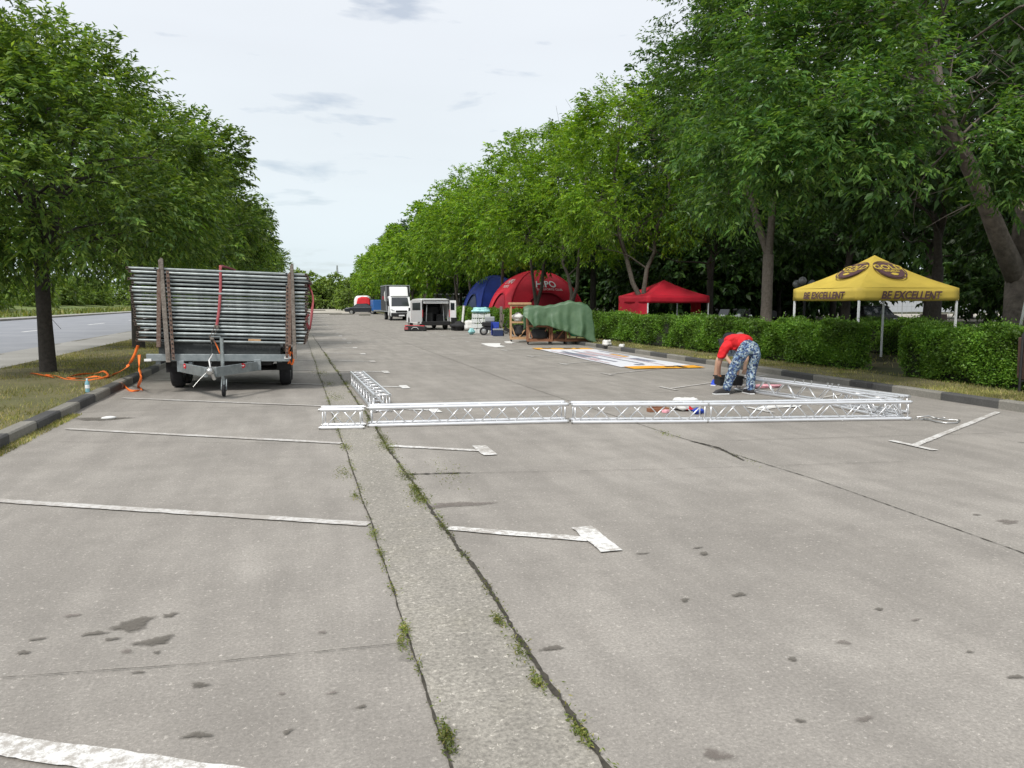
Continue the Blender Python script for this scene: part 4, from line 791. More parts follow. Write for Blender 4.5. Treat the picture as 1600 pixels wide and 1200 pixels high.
small('paper_sheet', MB().add([(-.45, -.1, .005), (.3, -.16, .02), (.5, .08, .006), (-.1, .15, .03)], [(0, 1, 2, 3)]), 'rag', 1215, 636, 'flat white sheet lying inside the corner of the trusses', 'sheet', solid=.003)
small('pink_rag', bagmesh(.32, .12, .07, 9), 'pink', 1195, 606, 'pink crumpled rag behind the diagonal truss, right of the bending man', 'rag', smooth=True)

# ---------------------------------------------------------------- banner and sheets on the ground
B0, B1, B2, B3 = [Vector((*G(px, py), 0)) for px, py in ((832, 544.5), (985, 577.5), (1100, 575.5), (917, 544.5))]
bn = empty('printed_banner', (0, 0, 0), 0, 'big white printed banner with orange end strips spread flat on the tarmac', 'banner')
def bq(u, v, z): a = B0.lerp(B3, u); b = B1.lerp(B2, u); p = a.lerp(b, v); return (p.x, p.y, z+.004*math.sin(u*9+v*5)+.004*math.sin(v*17))
def bsheet(name, u0, u1, v0, v1, z, m, parent=bn, n=12): return MB().grid(lambda a, b: bq(u0+(u1-u0)*a, v0+(v1-v0)*b, z), 8, n*2).build(name, M[m], parent, smooth=True)
bsheet('white_field', 0, 1, .1, .93, .018, 'banner_w'); bsheet('orange_strip', -.02, 1, .0, .10, .018, 'banner_o'); bsheet('orange_strip', .05, 1.02, .925, 1.0, .026, 'banner_o')
rb2 = random.Random(2)
for i, (u0, u1, v0, v1, m_) in enumerate([(.10, .22, .28, .55, 'bprint_b'), (.24, .29, .2, .75, 'bprint_b'), (.12, .2, .58, .66, 'bprint_r'), (.34, .42, .3, .5, 'bprint_r'), (.45, .48, .18, .85, 'bprint_b'), (.55, .62, .25, .6, 'bprint_r'), (.66, .68, .2, .9, 'bprint_r'), (.74, .82, .4, .55, 'banner_o'), (.72, .86, .6, .75, 'bprint_b'), (.88, .92, .2, .5, 'bprint_b'), (.06, .09, .2, .8, 'bprint_r'), (.3, .42, .86, .89, 'bprint_b')]): bsheet('print_block', u0, u1, v0, v1, .026, m_, n=6)
for u0, u1, v0, v1 in ((.12, .28, .03, .06), (.5, .66, .03, .06), (.72, .8, .03, .06), (.55, .68, .95, .97), (.72, .80, .93, .99)): bsheet('print_mark', u0, u1, v0, v1, .034, 'black', n=3)
sh = [G(px, py) for px, py in ((752, 537), (782, 537), (781, 540), (790, 542), (776, 543), (762, 541))]; tag(MB().prism([(x, y) for x, y in sh], .004, .02, 'z').build('cloth_sheet', M['rag'], None), 'white sheet lying flat on the tarmac left of the trolleys', 'sheet')
sh = [G(px, py) for px, py in ((788, 534.5), (800, 534), (812, 535), (800, 536.5), (790, 536))]; tag(MB().prism([(x, y) for x, y in sh], .004, .03, 'z').build('cloth_sheet', M['rag'], None), 'small white sheet at the foot of the wooden trolley', 'sheet')
small('plastic_bag', bagmesh(.16, .14, .22, 13), 'rag', 948, 541, 'crumpled white bag on the verge right of the tarpaulin', 'bag', z=.1, smooth=True)
small('plastic_bag', bagmesh(.1, .1, .12, 14), 'rag', 972, 543, 'small white bag on the verge, between banner and hedge', 'bag', z=.1, smooth=True)
# ---------------------------------------------------------------- pop-up canopies
def canopy(name, label, F_, R_, L_, eave, apex_px, drop, m, walls=(), legm='white', legs=True):
    F_, R_, L_ = [Vector((*p, 0)) for p in (F_, R_, L_)]; B_ = L_+R_-F_; C = [F_, R_, B_, L_]; cen = (F_+B_)/2; root = empty(name, (cen.x, cen.y, .1), 0, label, 'canopy')
    c = [p-cen for p in C]; ap = Vector((0, 0, apex_px-.1)); e = eave-.1; roof = MB(); val = MB()
    for i in range(4):
        a, b = c[i]+Vector((0, 0, e)), c[(i+1) % 4]+Vector((0, 0, e)); n = 10
        def f(u, v):
            p = a.lerp(b, u).lerp(ap, v); s = math.sin(PI*u)*math.sin(PI*min(v*1.2, 1))*.045+.06*math.sin(PI*v)*(1-.0*u); return (p.x, p.y, p.z-s)
        roof.grid(f, 10, 8)
        def g(u, v):
            p = a.lerp(b, u); o_ = (p-Vector((0, 0, p.z))).normalized()*(.012+.012*math.sin(u*14+i)*v); return (p.x+o_.x, p.y+o_.y, e-drop*v-.012*math.sin(PI*u))
        val.grid(g, 14, 3)
    roof.build('roof', M[m], root, smooth='auto'); val.build('valance', M[m], root, smooth='auto', solid=.006)
    if legs:
        for p in c:
            q = p*.985; MB().box((q.x, q.y, (e-.05)/2), (.042, .042, e-.05)).box((q.x, q.y, .005), (.09, .09, .01)).build('leg', M[legm], root)
    mb = MB()
    for i in range(4):
        a, b = c[i]*.97, c[(i+1) % 4]*.97; m1 = (a+b)/2
        for s, t_ in ((a, m1), (m1, b)): mb.tube([s+Vector((0, 0, e-.03)), t_+Vector((0, 0, e-.3))], .011, 6); mb.tube([s+Vector((0, 0, e-.3)), t_+Vector((0, 0, e-.03))], .011, 6)
    mb.tube([ap-Vector((0, 0, .1)), ap-Vector((0, 0, .9))], .02, 6); mb.build('scissor_frame', M['greyp'], root)
    for (i, u0, u1, m_, flare) in walls:
        a, b = c[i], c[(i+1) % 4]; p, q = a.lerp(b, u0), a.lerp(b, u1)
        def h(u, v): r = p.lerp(q, u*(1+flare*v) if flare else u); o_ = r.normalized()*(.02*math.sin(u*11+v*2)); return (r.x+o_.x, r.y+o_.y, (e-drop*.6)*(1-v)+.05)
        MB().grid(h, 14, 8).build('side_wall', M[m_], root, smooth=True)
    return root, c, ap, e
Fy, Ry, Ly = D(1342, 18.6), D(1497, 19.3), D(1240, 21.0)
yc, c, ap, e = canopy('popup_canopy', 'yellow pop-up canopy reading BE EXCELLENT above the hedge on the right', Fy, Ry, Ly, 2.0, 2.86, .31, 'yellow')
for a, b, sz in ((c[0], c[1], .26), (c[3], c[0], .235)):
    ux = (b-a).normalized(); nn = Vector((ux.y, -ux.x, 0)); nn = nn if nn.dot((a+b)/2) > 0 else -nn; mid = (a+b)/2
    letter('BE EXCELLENT', M['print'], sz, mid+nn*.055+ux*(.0)+Vector((0, 0, e-.19)), ux, (0, 0, 1), yc, shear=.25, thick=.009)
    # round emblem on the roof panel
    m0 = mid+Vector((0, 0, e)); up = (ap-m0); pn = ux.cross(up).normalized(); pn = pn if pn.z > 0 else -pn; o0 = m0+up*.56+pn*.012-Vector((0, 0, .045)); uz = up.normalized(); S_ = .95
    def ring(r0, r1, off, m_, n=36):
        v = []; 
        for k in range(n): q = 2*PI*k/n; v += [o0+pn*off+ux*r0*S_*math.cos(q)*1.05+uz*r0*S_*math.sin(q), o0+pn*off+ux*r1*S_*math.cos(q)*1.05+uz*r1*S_*math.sin(q)]
        return MB().add(v, [(2*k, 2*k+1, (2*k+3) % (2*n), (2*k+2) % (2*n)) for k in range(n)]).build('emblem', M[m_], yc)
    ring(.40, .435, .02, 'print'); ring(.0, .37, .02, 'print')
    letter('GOLD', M['yellow'], .30, o0+pn*.03+uz*.10, ux, uz, yc, thick=.006); letter('WORLD', M['yellow'], .12, o0+pn*.03-uz*.07, ux, uz, yc, thick=.004)
    MB().add([o0+pn*.03-uz*.2+ux*x+uz*z_ for x, z_ in ((-.12, 0), (-.05, .05), (.05, .05), (.12, 0), (.05, -.06), (-.05, -.06))], [tuple(range(6))]).build('emblem', M['yellow'], yc)
rc, *_ = canopy('popup_canopy', 'red pop-up canopy with red side walls behind the hedge', D(1012, 32.3), D(1108, 33.8), D(967, 34.6), 1.92, 2.62, .3, 'redcloth', walls=((3, 0, 1, 'redcloth', 0), (1, .25, .55, 'redcloth', 0)))
# ---------------------------------------------------------------- dome tents
def dome(name, label, F_, R_, L_, top, m, md, seam='white'):
    F_, R_, L_ = [Vector((*p, 0)) for p in (F_, R_, L_)]; B_ = L_+R_-F_; C = [F_, R_, B_, L_]; cen = (F_+B_)/2; root = empty(name, (cen.x, cen.y, .1), 0, label, 'tent'); c = [p-cen for p in C]
    def ridge(i, t): a = t*PI/2; return c[i % 4]*math.cos(a)**1.05+Vector((0, 0, top*math.sin(a)**.92))
    def surf(i, u, t, off=0):
        a, b = ridge(i, t), ridge(i+1, t); p = a.lerp(b, u); o_ = Vector((p.x, p.y, top*.15)).normalized(); return p+o_*(math.sin(PI*u)*(1-t)*.28*t**.3+off)
    def op(u): return .37*max(0, 1-(abs(u-.5)/.38)**2.4)
    for i in range(4):
        MB().grid(lambda u, v: tuple(surf(i, u, op(u)+(1-op(u))*v)), 28, 16).build('panel', M[m], root, smooth=True, solid=.01)
        MB().grid(lambda u, v: tuple(surf(i, .12+.76*u, op(.12+.76*u)*v, -.07)), 20, 8).build('door_panel', M[md], root, smooth=True)
        MB().tube([surf(i, .12+.76*k/24, op(.12+.76*k/24), .02) for k in range(25)], .035, 6).build('arch_seam', M[md], root, smooth=True)
        MB().tube([ridge(i, k/14) for k in range(15)], .07, 8).build('rib', M[m], root, smooth=True)
    return root, surf
rd, surf = dome('dome_tent', 'big red dome tent lettered HIPO standing behind the trolleys', D(795, 52), D(914, 54.5), D(762, 57), 3.75, 'redcloth', 'redcloth_d')
def onface(i, txt, u0, t0, size, sc=1, thick=.01):
    me = text_mesh(txt, M['wplastic'], 1, thick=thick)
    for v in me.vertices:
        p = surf(i, u0+v.co.x*size*sc, t0+v.co.y*size*.95, .06); v.co = p
    o = bpy.data.objects.new('lettering', me); col.objects.link(o); o.parent = rd
onface(0, 'HIPO', .52, .50, .165, .95, .02); onface(0, 'THE SPORTS CLUB', .56, .415, .045, 1.1, .004)
onface(3, '/// HIPO', .48, .56, .13, 1.1, .015); onface(3, 'SPORTS', .5, .47, .06, 1.4)
dome('dome_tent', 'blue dome tent left of the red one, half behind tree trunks', D(750, 62), D(824, 65), D(723, 66), 3.75, 'bluecloth', 'navy')

# ---------------------------------------------------------------- trolleys under a green tarpaulin
def trolley(label, px, d, w_=1.0, dp=.65, h=1.45, m='redwood', top=None, rz=.05):
    x, y = D(px, d); root = empty('wooden_trolley', (x, y, 0), -YAW+rz, label, 'trolley', 'wooden trolleys by the hedge')
    for sx_ in (-1, 1):
        for sy in (-1, 1):
            MB().box((sx_*(w_/2-.03), sy*(dp/2-.03), h/2+.07), (.06, .06, h-.1)).build('post', M[m], root, bevel=.004)
            mb = MB(); mb.lathe([(0, -.015), (.05, -.015), (.055, 0), (.05, .015), (0, .015)], (sx_*(w_/2-.05), sy*(dp/2-.05), .055), (1, 0, 0), 12); mb.box((sx_*(w_/2-.05), sy*(dp/2-.05), .095), (.05, .05, .04)); mb.build('castor', M['black'], root)
    for z in (.16, h*.55, h):
        mb = MB()
        for sy in (-1, 1): mb.box((0, sy*(dp/2-.03), z), (w_-.10, .04, .07))
        for sx_ in (-1, 1): mb.box((sx_*(w_/2-.03), 0, z), (.04, dp-.10, .07))
        mb.build('rail', M[m], root)
    MB().box((0, 0, .215), (w_-.1, dp-.1, .03)).build('shelf', M[m], root)
    mb = MB(); mb.box((.18, -dp/2+.07, .5), (.05, .03, .75), ry=R(38)); mb.box((-w_/2+.1, -dp/2+.07, .55), (.05, .03, .6), ry=R(-20)); mb.build('diagonal_brace', M[m], root)
    if top: MB().box((0, 0, h+.09), (w_+.12, dp+.1, .09)).build('top_board', M[top], root, bevel=.008)
    return root
trolley('tall wooden trolley with a pale board on top, leftmost beside the tarpaulin', 812, 31.8, .80, .6, 1.50, 'wood', 'wood'); trolley('wooden trolley under the left corner of the green tarpaulin', 843, 30.1, 1.0, .6, 1.3)
trolley('wooden trolley under the middle of the green tarpaulin', 871, 30.2, .7, .6, 1.35); trolley('wooden trolley with a green basin under the right end of the tarpaulin', 900, 30.2, .9, .6, 1.35)
def at(px, d, z=0): x, y = D(px, d); return (x, y, z)
def put(o, loc, rz, label, cat, group=None): o.location = loc; o.rotation_euler.z = rz; return tag(o, label, cat, group)
put(MB().lathe([(0, .0), (.3, 0), (.34, .06), (.34, .2), (.3, .34), (.2, .36), (0, .36)], (0, 0, 0), (0, 0, 1), 20).build('cable_drum', M['rubber'], None, smooth='auto'), at(843, 30.1, .24), 0, 'black drum sitting on the trolley under the tarpaulin', 'drum')
put(MB().lathe([(0, .0), (.25, 0), (.38, .16), (.40, .18), (.36, .17), (.24, .02), (0, .02)], (0, 0, 0), (0, 0, 1), 22).build('basin', M['greenp'], None, smooth='auto'), at(903, 30.1, .33), 0, 'bright green plastic basin showing below the tarpaulin hem', 'basin')
put(bagmesh(.30, .24, .5, 21).build('dark_sack', M['rubber'], None, smooth=True), at(812, 31.8, .23), 0, 'dark sack on the lower shelf of the tall trolley', 'sack')
put(bagmesh(.22, .2, .35, 22).build('white_sack', M['rag'], None, smooth=True), at(810, 31.8, .86), 0, 'white sack on the middle rail of the tall trolley', 'sack')
put(MB().box((0, 0, .09), (.5, .4, .18)).box((.1, 0, .22), (.2, .3, .1)).build('storage_crate', M['brown'], None, bevel=.01), at(871, 30.2, .24), 0, 'brown crate on the middle trolley under the tarpaulin', 'crate')
def tarp():
    d = 29.72; x0, y0 = D(818, d); root = empty('tarpaulin', (x0, y0, 0), -YAW, 'creased green tarpaulin thrown over the wooden trolleys', 'tarpaulin'); W_ = 2.62
    topz = [(0, 1.46), (.12, 1.52), (.35, 1.50), (.5, 1.58), (.66, 1.70), (.8, 1.66), (.95, 1.55), (1, 1.36)]; hem = [(0, 1.15), (.07, 1.0), (.14, .68), (.2, .78), (.34, .74), (.5, .62), (.7, .45), (.88, .30), (1, .08)]
    def ip(T_, u):
        for a, b in zip(T_[:-1], T_[1:]):
            if u <= b[0]: return a[1]+(b[1]-a[1])*(u-a[0])/(b[0]-a[0])
        return T_[-1][1]
    rs = np.random.RandomState(8); ph = rs.uniform(0, 6, 8)
    def f(u, v):
        x = u*W_; tz = ip(topz, u)+.015*math.sin(u*40+ph[0]); hz = ip(hem, u)
        if v < .25: t = v/.25; y = .78-.0*t; z = .55+(tz-.08-.55)*t; fold = (1-t)
        elif v < .5: t = (v-.25)/.25; y = .75-.85*t; z = tz-.05*abs(2*t-1)**2; fold = 0
        else: t = (v-.5)/.5; y = -.11-.10*t; z = tz-.05-(tz-.05-hz)*t; fold = t
        k = .05*math.sin(u*17+ph[1])+.035*math.sin(u*31+ph[2]+2*v)+.02*math.sin(u*57+ph[3]); k += .035*abs(math.sin(u*9+3.1*v+1))-.02+.02*abs(math.sin(u*21-4*v)); pin = .10*math.exp(-((u-.13)/.03)**2)
        y -= fold*(k+pin)*(1 if v > .5 else -1); x += .03*math.sin(z*9+ph[4])*fold; x += .18*(u > .95)*(u-.95)/.05*fold; z += .012*math.sin(u*23+v*31+ph[5])
        return (x, y, z)
    MB().grid(f, 90, 44).build('cloth', M['tarp'], root, smooth=True, solid=.008)
tarp()
# ---------------------------------------------------------------- goods between the van and the trolleys
put(bagmesh(.42, .34, .52, 31).build('black_sack', M['rubber'], None, smooth=True), at(717, 44.5), 0, 'round black sack on the tarmac right of the open van', 'sack')
put(MB().tube([(0, 0, 0), (.12, .05, 1.1)], .07, 12).lathe([(0, 0), (.085, 0), (.085, .04), (0, .04)], (.12, .05, 1.1), (0, 0, 1), 12).build('rolled_sheet', M['rag'], None, smooth='auto'), at(722, 44.9, .3), 0, 'white rolled sheet leaning up behind the black sack', 'roll')
put(bagmesh(.3, .25, .62, 33).build('white_sack', M['rag'], None, smooth=True), at(734, 44.3), 0, 'white sack between the black sack and the bottled water', 'sack')
put(MB().box((0, 0, .35), (.3, .35, .7)).box((0, 0, .72), (.34, .39, .05)).build('black_bin', M['black'], None, bevel=.03), at(709, 45.2), 0, 'black plastic bin beside the open van door', 'bin')
def packs():
    root = empty('water_pallet', at(750, 41), -YAW, 'stack of shrink-wrapped bottled water with turquoise wrap on top', 'bottled water')
    for r_ in range(4):
        for k in range(3 if r_ > 0 else 3):
            mb = MB(); n = 0
            for a in range(3):
                for b in range(2): mb.lathe([(0, 0), (.045, 0), (.045, .2), (.02, .25), (.02, .27), (0, .27)], ((k-1)*.33-.1+a*.1+.02*r_, -.1+b*.1, r_*.27), (0, 0, 1), 8)
            mb.box(((k-1)*.33+.02*r_, -.05, r_*.27+.12), (.31, .20, .21)); mb.build('bottle_pack', M['wrap'], root, smooth='auto')
    o = bagmesh(.45, .28, .32, 35).build('plastic_wrap', M['teal'], root, smooth=True); o.location = (.05, 0, 1.05)
packs()
put(bagmesh(.16, .14, .3, 36).build('plastic_bag', M['teal'], None, smooth=True), at(736, 39.3), 0, 'turquoise plastic bag at the foot of the bottled water', 'bag')
g_ = empty('generator', at(759, 38.6), -YAW, 'black portable generator with a big spoked wheel', 'generator'); MB().box((.12, 0, .55), (.62, .45, .22)).box((.1, 0, .36), (.4, .35, .22)).build('housing', M['black'], g_, bevel=.03); MB().tube([(-.25, -.2, .62), (-.33, -.2, .8), (-.2, -.2, .85)], .015).build('handle', M['black'], g_); MB().box((.2, 0, .8), (.5, .4, .26)).build('fuel_tank', M['greyp'], g_, bevel=.05)
for yy in (-.28, .28): o = MB().lathe([(.13, -.04), (.19, -.04), (.21, 0), (.19, .04), (.13, .04), (.13, -.04)], (-.1, yy, .21), (0, 1, 0), 20).build('wheel', M['rubber'], g_, smooth='auto'); MB().lathe([(0, -.03), (.04, -.03), (.13, -.01), (.13, .01), (.04, .03), (0, .03)], (-.1, yy, .21), (0, 1, 0), 12).build('rim', M['steel'], o, smooth='auto')
MB().box((.38, 0, .12), (.05, .3, .25)).build('foot', M['black'], g_)
b_ = empty('blue_cabinet', at(774, 38.2), -YAW, 'blue box with a black lower drawer between generator and hand truck', 'box'); MB().box((0, .1, .33), (.36, .3, .66)).build('body', M['blue'], b_, bevel=.01); MB().box((-.2, -.1, .36), (.02, .3, .66)).build('door', M['blue'], b_)
t_ = empty('tool_box', at(778, 37.4), -YAW+.1, 'dark blue tool box with grey lid in front of the blue box', 'tool box'); MB().box((0, 0, .15), (.48, .26, .28)).build('body', M['navy'], t_, bevel=.015); MB().box((0, 0, .33), (.5, .28, .07)).build('lid', M['greyp'], t_, bevel=.02); MB().tube([(-.1, 0, .36), (-.1, 0, .41), (.1, 0, .41), (.1, 0, .36)], .012).build('handle', M['black'], t_)
pt = empty('wooden_board', at(783, 38.6), -YAW, 'tall scarred wooden board standing behind the tool box', 'board'); MB().box((0, 0, .72), (.14, .1, 1.42)).box((.1, .02, .8), (.07, .07, .5), ry=.1).build('plank', M['oldwood'], pt, bevel=.01); MB().box((.0, -.055, .7), (.06, .01, .08)).box((.01, -.055, 1.1), (.05, .01, .05)).build('slot', M['black'], pt)
h_ = empty('hand_truck', at(791, 37.6), -YAW, 'folded black hand truck with small wheels left of the tall trolley', 'hand truck'); mb = MB(); mb.tube([(-.18, 0, .12), (.05, .1, .75), (.14, .1, .72)], .018); mb.tube([(.18, 0, .1), (-.1, .1, .62)], .018); mb.tube([(-.05, -.1, .1), (.3, -.05, .35), (.28, .1, .6)], .018); mb.box((.05, 0, .3), (.35, .2, .14), ry=.4); mb.build('frame', M['black'], h_, smooth='auto')
for x in (-.17, .2): MB().lathe([(0, -.02), (.07, -.02), (.075, 0), (.07, .02), (0, .02)], (x, -.12, .075), (0, 1, 0), 12).build('wheel', M['rubber'], h_)
# red bag in front of the van
rb_ = empty('sports_bag', at(649, 44.0), -YAW-.05, 'red and black sports bag lying on the tarmac in front of the van', 'bag'); MB().prism([(-.62, 0), (.6, 0), (.64, .1), (.6, .26), (.3, .31), (-.5, .33), (-.64, .2)], -.22, .22).build('body', M['black'], rb_, bevel=.05); MB().box((-.05, 0, .30), (1.1, .36, .06), ry=.02).build('lid', M['red'], rb_, bevel=.02); MB().box((-.5, 0, .16), (.25, .46, .2)).build('end_panel', M['redstrap'], rb_, bevel=.05); MB().tube([(-.2, -.24, .12), (-.1, -.27, .22), (.1, -.27, .22), (.2, -.24, .12)], .015).build('handle', M['wplastic'], rb_)

# ---------------------------------------------------------------- vehicles
def van():
    x, y = D(681, 45.6); r_ = empty('delivery_van', (x, y, 0), R(4), 'white delivery van seen from behind with its rear doors open', 'van'); W_ = .86
    prof = [(0, .38), (0, 1.0), (.03, 1.62), (.14, 1.80), (1.2, 1.86), (2.5, 1.82), (2.75, 1.74), (3.5, 1.16), (4.1, 1.0), (4.32, .82), (4.36, .4), (3.98, .36), (3.9, .62), (3.66, .74), (3.42, .62), (3.34, .36), (1.14, .36), (1.06, .62), (.82, .74), (.58, .62), (.5, .36)]
    for s in (-1, 1):
        MB().prism(prof, s*W_-.03*s, s*W_, 'x').build('side_panel', M['white'], r_)
        MB().prism([(2.1, 1.15), (2.1, 1.66), (2.66, 1.66), (3.22, 1.18)], s*(W_+.001), s*(W_+.006), 'x').build('side_window', M['glass'], r_)
        MB().prism([(.3, 1.15), (.3, 1.64), (.95, 1.66), (.95, 1.15)] if s < 0 else [(1.1, 1.15), (1.1, 1.65), (1.9, 1.66), (1.9, 1.15)], s*(W_+.001), s*(W_+.006), 'x').build('side_window', M['glass'], r_)
        MB().box((s*(W_-.035), -.012, .98), (.07, .03, .42)).build('tail_light', M['taillight'], r_)
        MB().box((s*(W_+.09), 2.9, 1.2), (.16, .1, .2)).build('mirror', M['black'], r_, bevel=.03)
        for yy in (.82, 3.66): wheel(r_, s*(W_-.1), yy, .32, .2)
        MB().box((s*(W_-.06), .02, 1.1), (.05, .05, 1.4)).build('door_frame', M['black'], r_)
    top = [(0, 1.0), (.03, 1.62), (.14, 1.80), (1.2, 1.86), (2.5, 1.82), (2.75, 1.74)]
    MB().prism([(a, b) for a, b in top[1:]]+[(a, b-.05) for a, b in reversed(top[1:])], -W_+.03, W_-.03, 'x').build('roof', M['white'], r_)
    MB().prism([(2.75, 1.74), (3.5, 1.16), (3.45, 1.12), (2.7, 1.70)], -W_+.03, W_-.03, 'x').build('windscreen', M['glass'], r_)
    MB().prism([(3.5, 1.16), (4.1, 1.0), (4.32, .82), (4.36, .4), (4.3, .4), (4.2, .8), (3.45, 1.1)], -W_+.03, W_-.03, 'x').build('bonnet', M['white'], r_)
    MB().box((0, 2.2, .45), (1.66, 4.2, .06)).build('floor', M['black'], r_); MB().box((0, 2.3, 1.05), (1.66, .04, 1.2)).build('bulkhead', M['black'], r_)
    MB().box((0, -.05, .40), (1.74, .16, .24)).build('rear_bumper', M['black'], r_, bevel=.03); MB().box((0, .0, 1.76), (1.5, .08, .07)).build('door_frame', M['black'], r_)
    MB().box((-.35, .7, .75), (.5, .5, .55)).box((.4, .9, .7), (.45, .6, .45)).box((.1, 1.5, .9), (.7, .5, .9)).build('cargo', M['black'], r_, bevel=.02); mb = MB(); mb.tube([(-.55, .2, .5), (-.5, .2, 1.5)], .03); mb.tube([(.55, .25, .5), (.5, .3, 1.5)], .02); mb.build('cargo_pole', M['greyp'], r_)  # cargo and floor coloured black to paint in the shade of the interior
    for s, angd in ((-1, 158), (1, 100)):
        hx_, w_ = s*(W_-.005), .80; a = R(angd); dx_, dy_ = -s*math.cos(a), -math.sin(a)
        dv = [(0, .5), (w_-.04, .5), (w_, .6), (w_, 1.65), (w_-.05, 1.75), (0, 1.75)]; n_ = Vector((-dy_, dx_, 0))*.02
        v = []; 
        for q in (1, -1): v += [Vector((hx_+dx_*u, -.02+dy_*u, z))+n_*q for u, z in dv]
        n = len(dv); o = MB().add(v, [tuple(range(n)), tuple(range(2*n-1, n-1, -1))]+[(i, i+n, (i+1) % n+n, (i+1) % n) for i in range(n)]).build('rear_door', M['white'], r_)
        gv = [(.12, 1.18), (w_-.12, 1.18), (w_-.12, 1.6), (.12, 1.62)]; v = []
        for q in (1.3, -1.3): v += [Vector((hx_+dx_*u, -.02+dy_*u, z))+n_*q for u, z in gv]
        MB().add(v, [(0, 1, 2, 3), (7, 6, 5, 4), (0, 4, 5, 1), (1, 5, 6, 2), (2, 6, 7, 3), (3, 7, 4, 0)]).build('door_glass', M['glass'], o)
van()
def truck():
    x, y = D(627, 69); r_ = empty('box_truck', (x, y, 0), R(0), 'white-cab box truck with a dark cargo box parked facing the camera', 'truck')
    # front faces -y
    prof = [(0, .35), (-.02, .75), (.12, .98), (.75, 1.22), (1.35, 2.1), (1.7, 2.18), (2.3, 2.18), (2.3, .4), (1.2, .4), (1.1, .7), (.8, .8), (.5, .7), (.4, .4)]
    MB().prism(prof, -.95, .95, 'x').build('cab', M['white'], r_, bevel=.05)
    MB().add([(-.80, .80, 1.26), (.80, .80, 1.26), (.72, 1.30, 2.03), (-.72, 1.30, 2.03)], [(0, 1, 2, 3)]).build('windscreen', M['glass'], r_, solid=.03, loc=(0, -.03, .02)); MB().box((0, -.0, 1.29), (1.7, .04, .05)).build('wiper_panel', M['black'], r_, loc=(0, .76, 0)) if False else None
    MB().prism([(1.25, 2.16), (1.75, 3.02), (2.3, 3.06), (2.3, 2.16)], -.82, .82, 'x').build('wind_deflector', M['white'], r_, bevel=.08)
    MB().box((0, -.06, .52), (1.86, .14, .34)).build('bumper', M['black'], r_, bevel=.05); MB().box((0, -.01, .83), (1.0, .1, .16)).build('grille', M['black'], r_, bevel=.03)
    MB().box((0, -.14, .46), (.5, .02, .11)).build('number_plate', M['white'], r_)
    for s in (-1, 1):
        MB().prism([(s*.52, .78), (s*.9, .84), (s*.92, 1.06), (s*.62, .94)], .02, .16).build('headlight', M['headlamp'], r_, bevel=.02)
        MB().box((s*1.12, 1.0, 1.55), (.2, .1, .38)).build('mirror', M['black'], r_, bevel=.03)
        MB().prism([(.95, 1.28), (1.45, 1.98), (2.05, 1.98), (2.05, 1.28)], s*.951, s*.958, 'x').build('side_window', M['glass'], r_)
        wheel(r_, s*.85, .8, .36, .24); wheel(r_, s*.85, 4.6, .36, .3)
    MB().box((0, 4.6, .62), (.9, 5.2, .16)).build('chassis', M['black'], r_)
    bx = MB().box((0, 4.75, 1.98), (2.16, 4.7, 2.4)).build('cargo_box', M['truckbox'], r_); mb = MB()
    for z in (.80, 3.17): mb.box((0, 2.38, z), (2.22, .06, .07)); mb.box((-1.09, 4.75, z), (.05, 4.7, .07)); mb.box((1.09, 4.75, z), (.05, 4.7, .07))
    for s in (-1, 1): mb.box((s*1.08, 2.38, 1.98), (.06, .06, 2.3))
    mb.build('edge_trim', M['greyp'], bx)
    MB().add([(-1.084, 3.0, 1.7), (-1.084, 3.8, 1.8), (-1.084, 4.1, 2.5), (-1.084, 3.3, 2.7)], [(0, 1, 2, 3)]).build('side_graphic', M['rag'], bx, solid=.004); MB().add([(-1.084, 4.4, 1.9), (-1.084, 5.4, 1.9), (-1.084, 5.6, 2.2), (-1.084, 4.4, 2.2)], [(0, 1, 2, 3)]).build('side_graphic', M['redcloth_d'], bx, solid=.004)
truck()
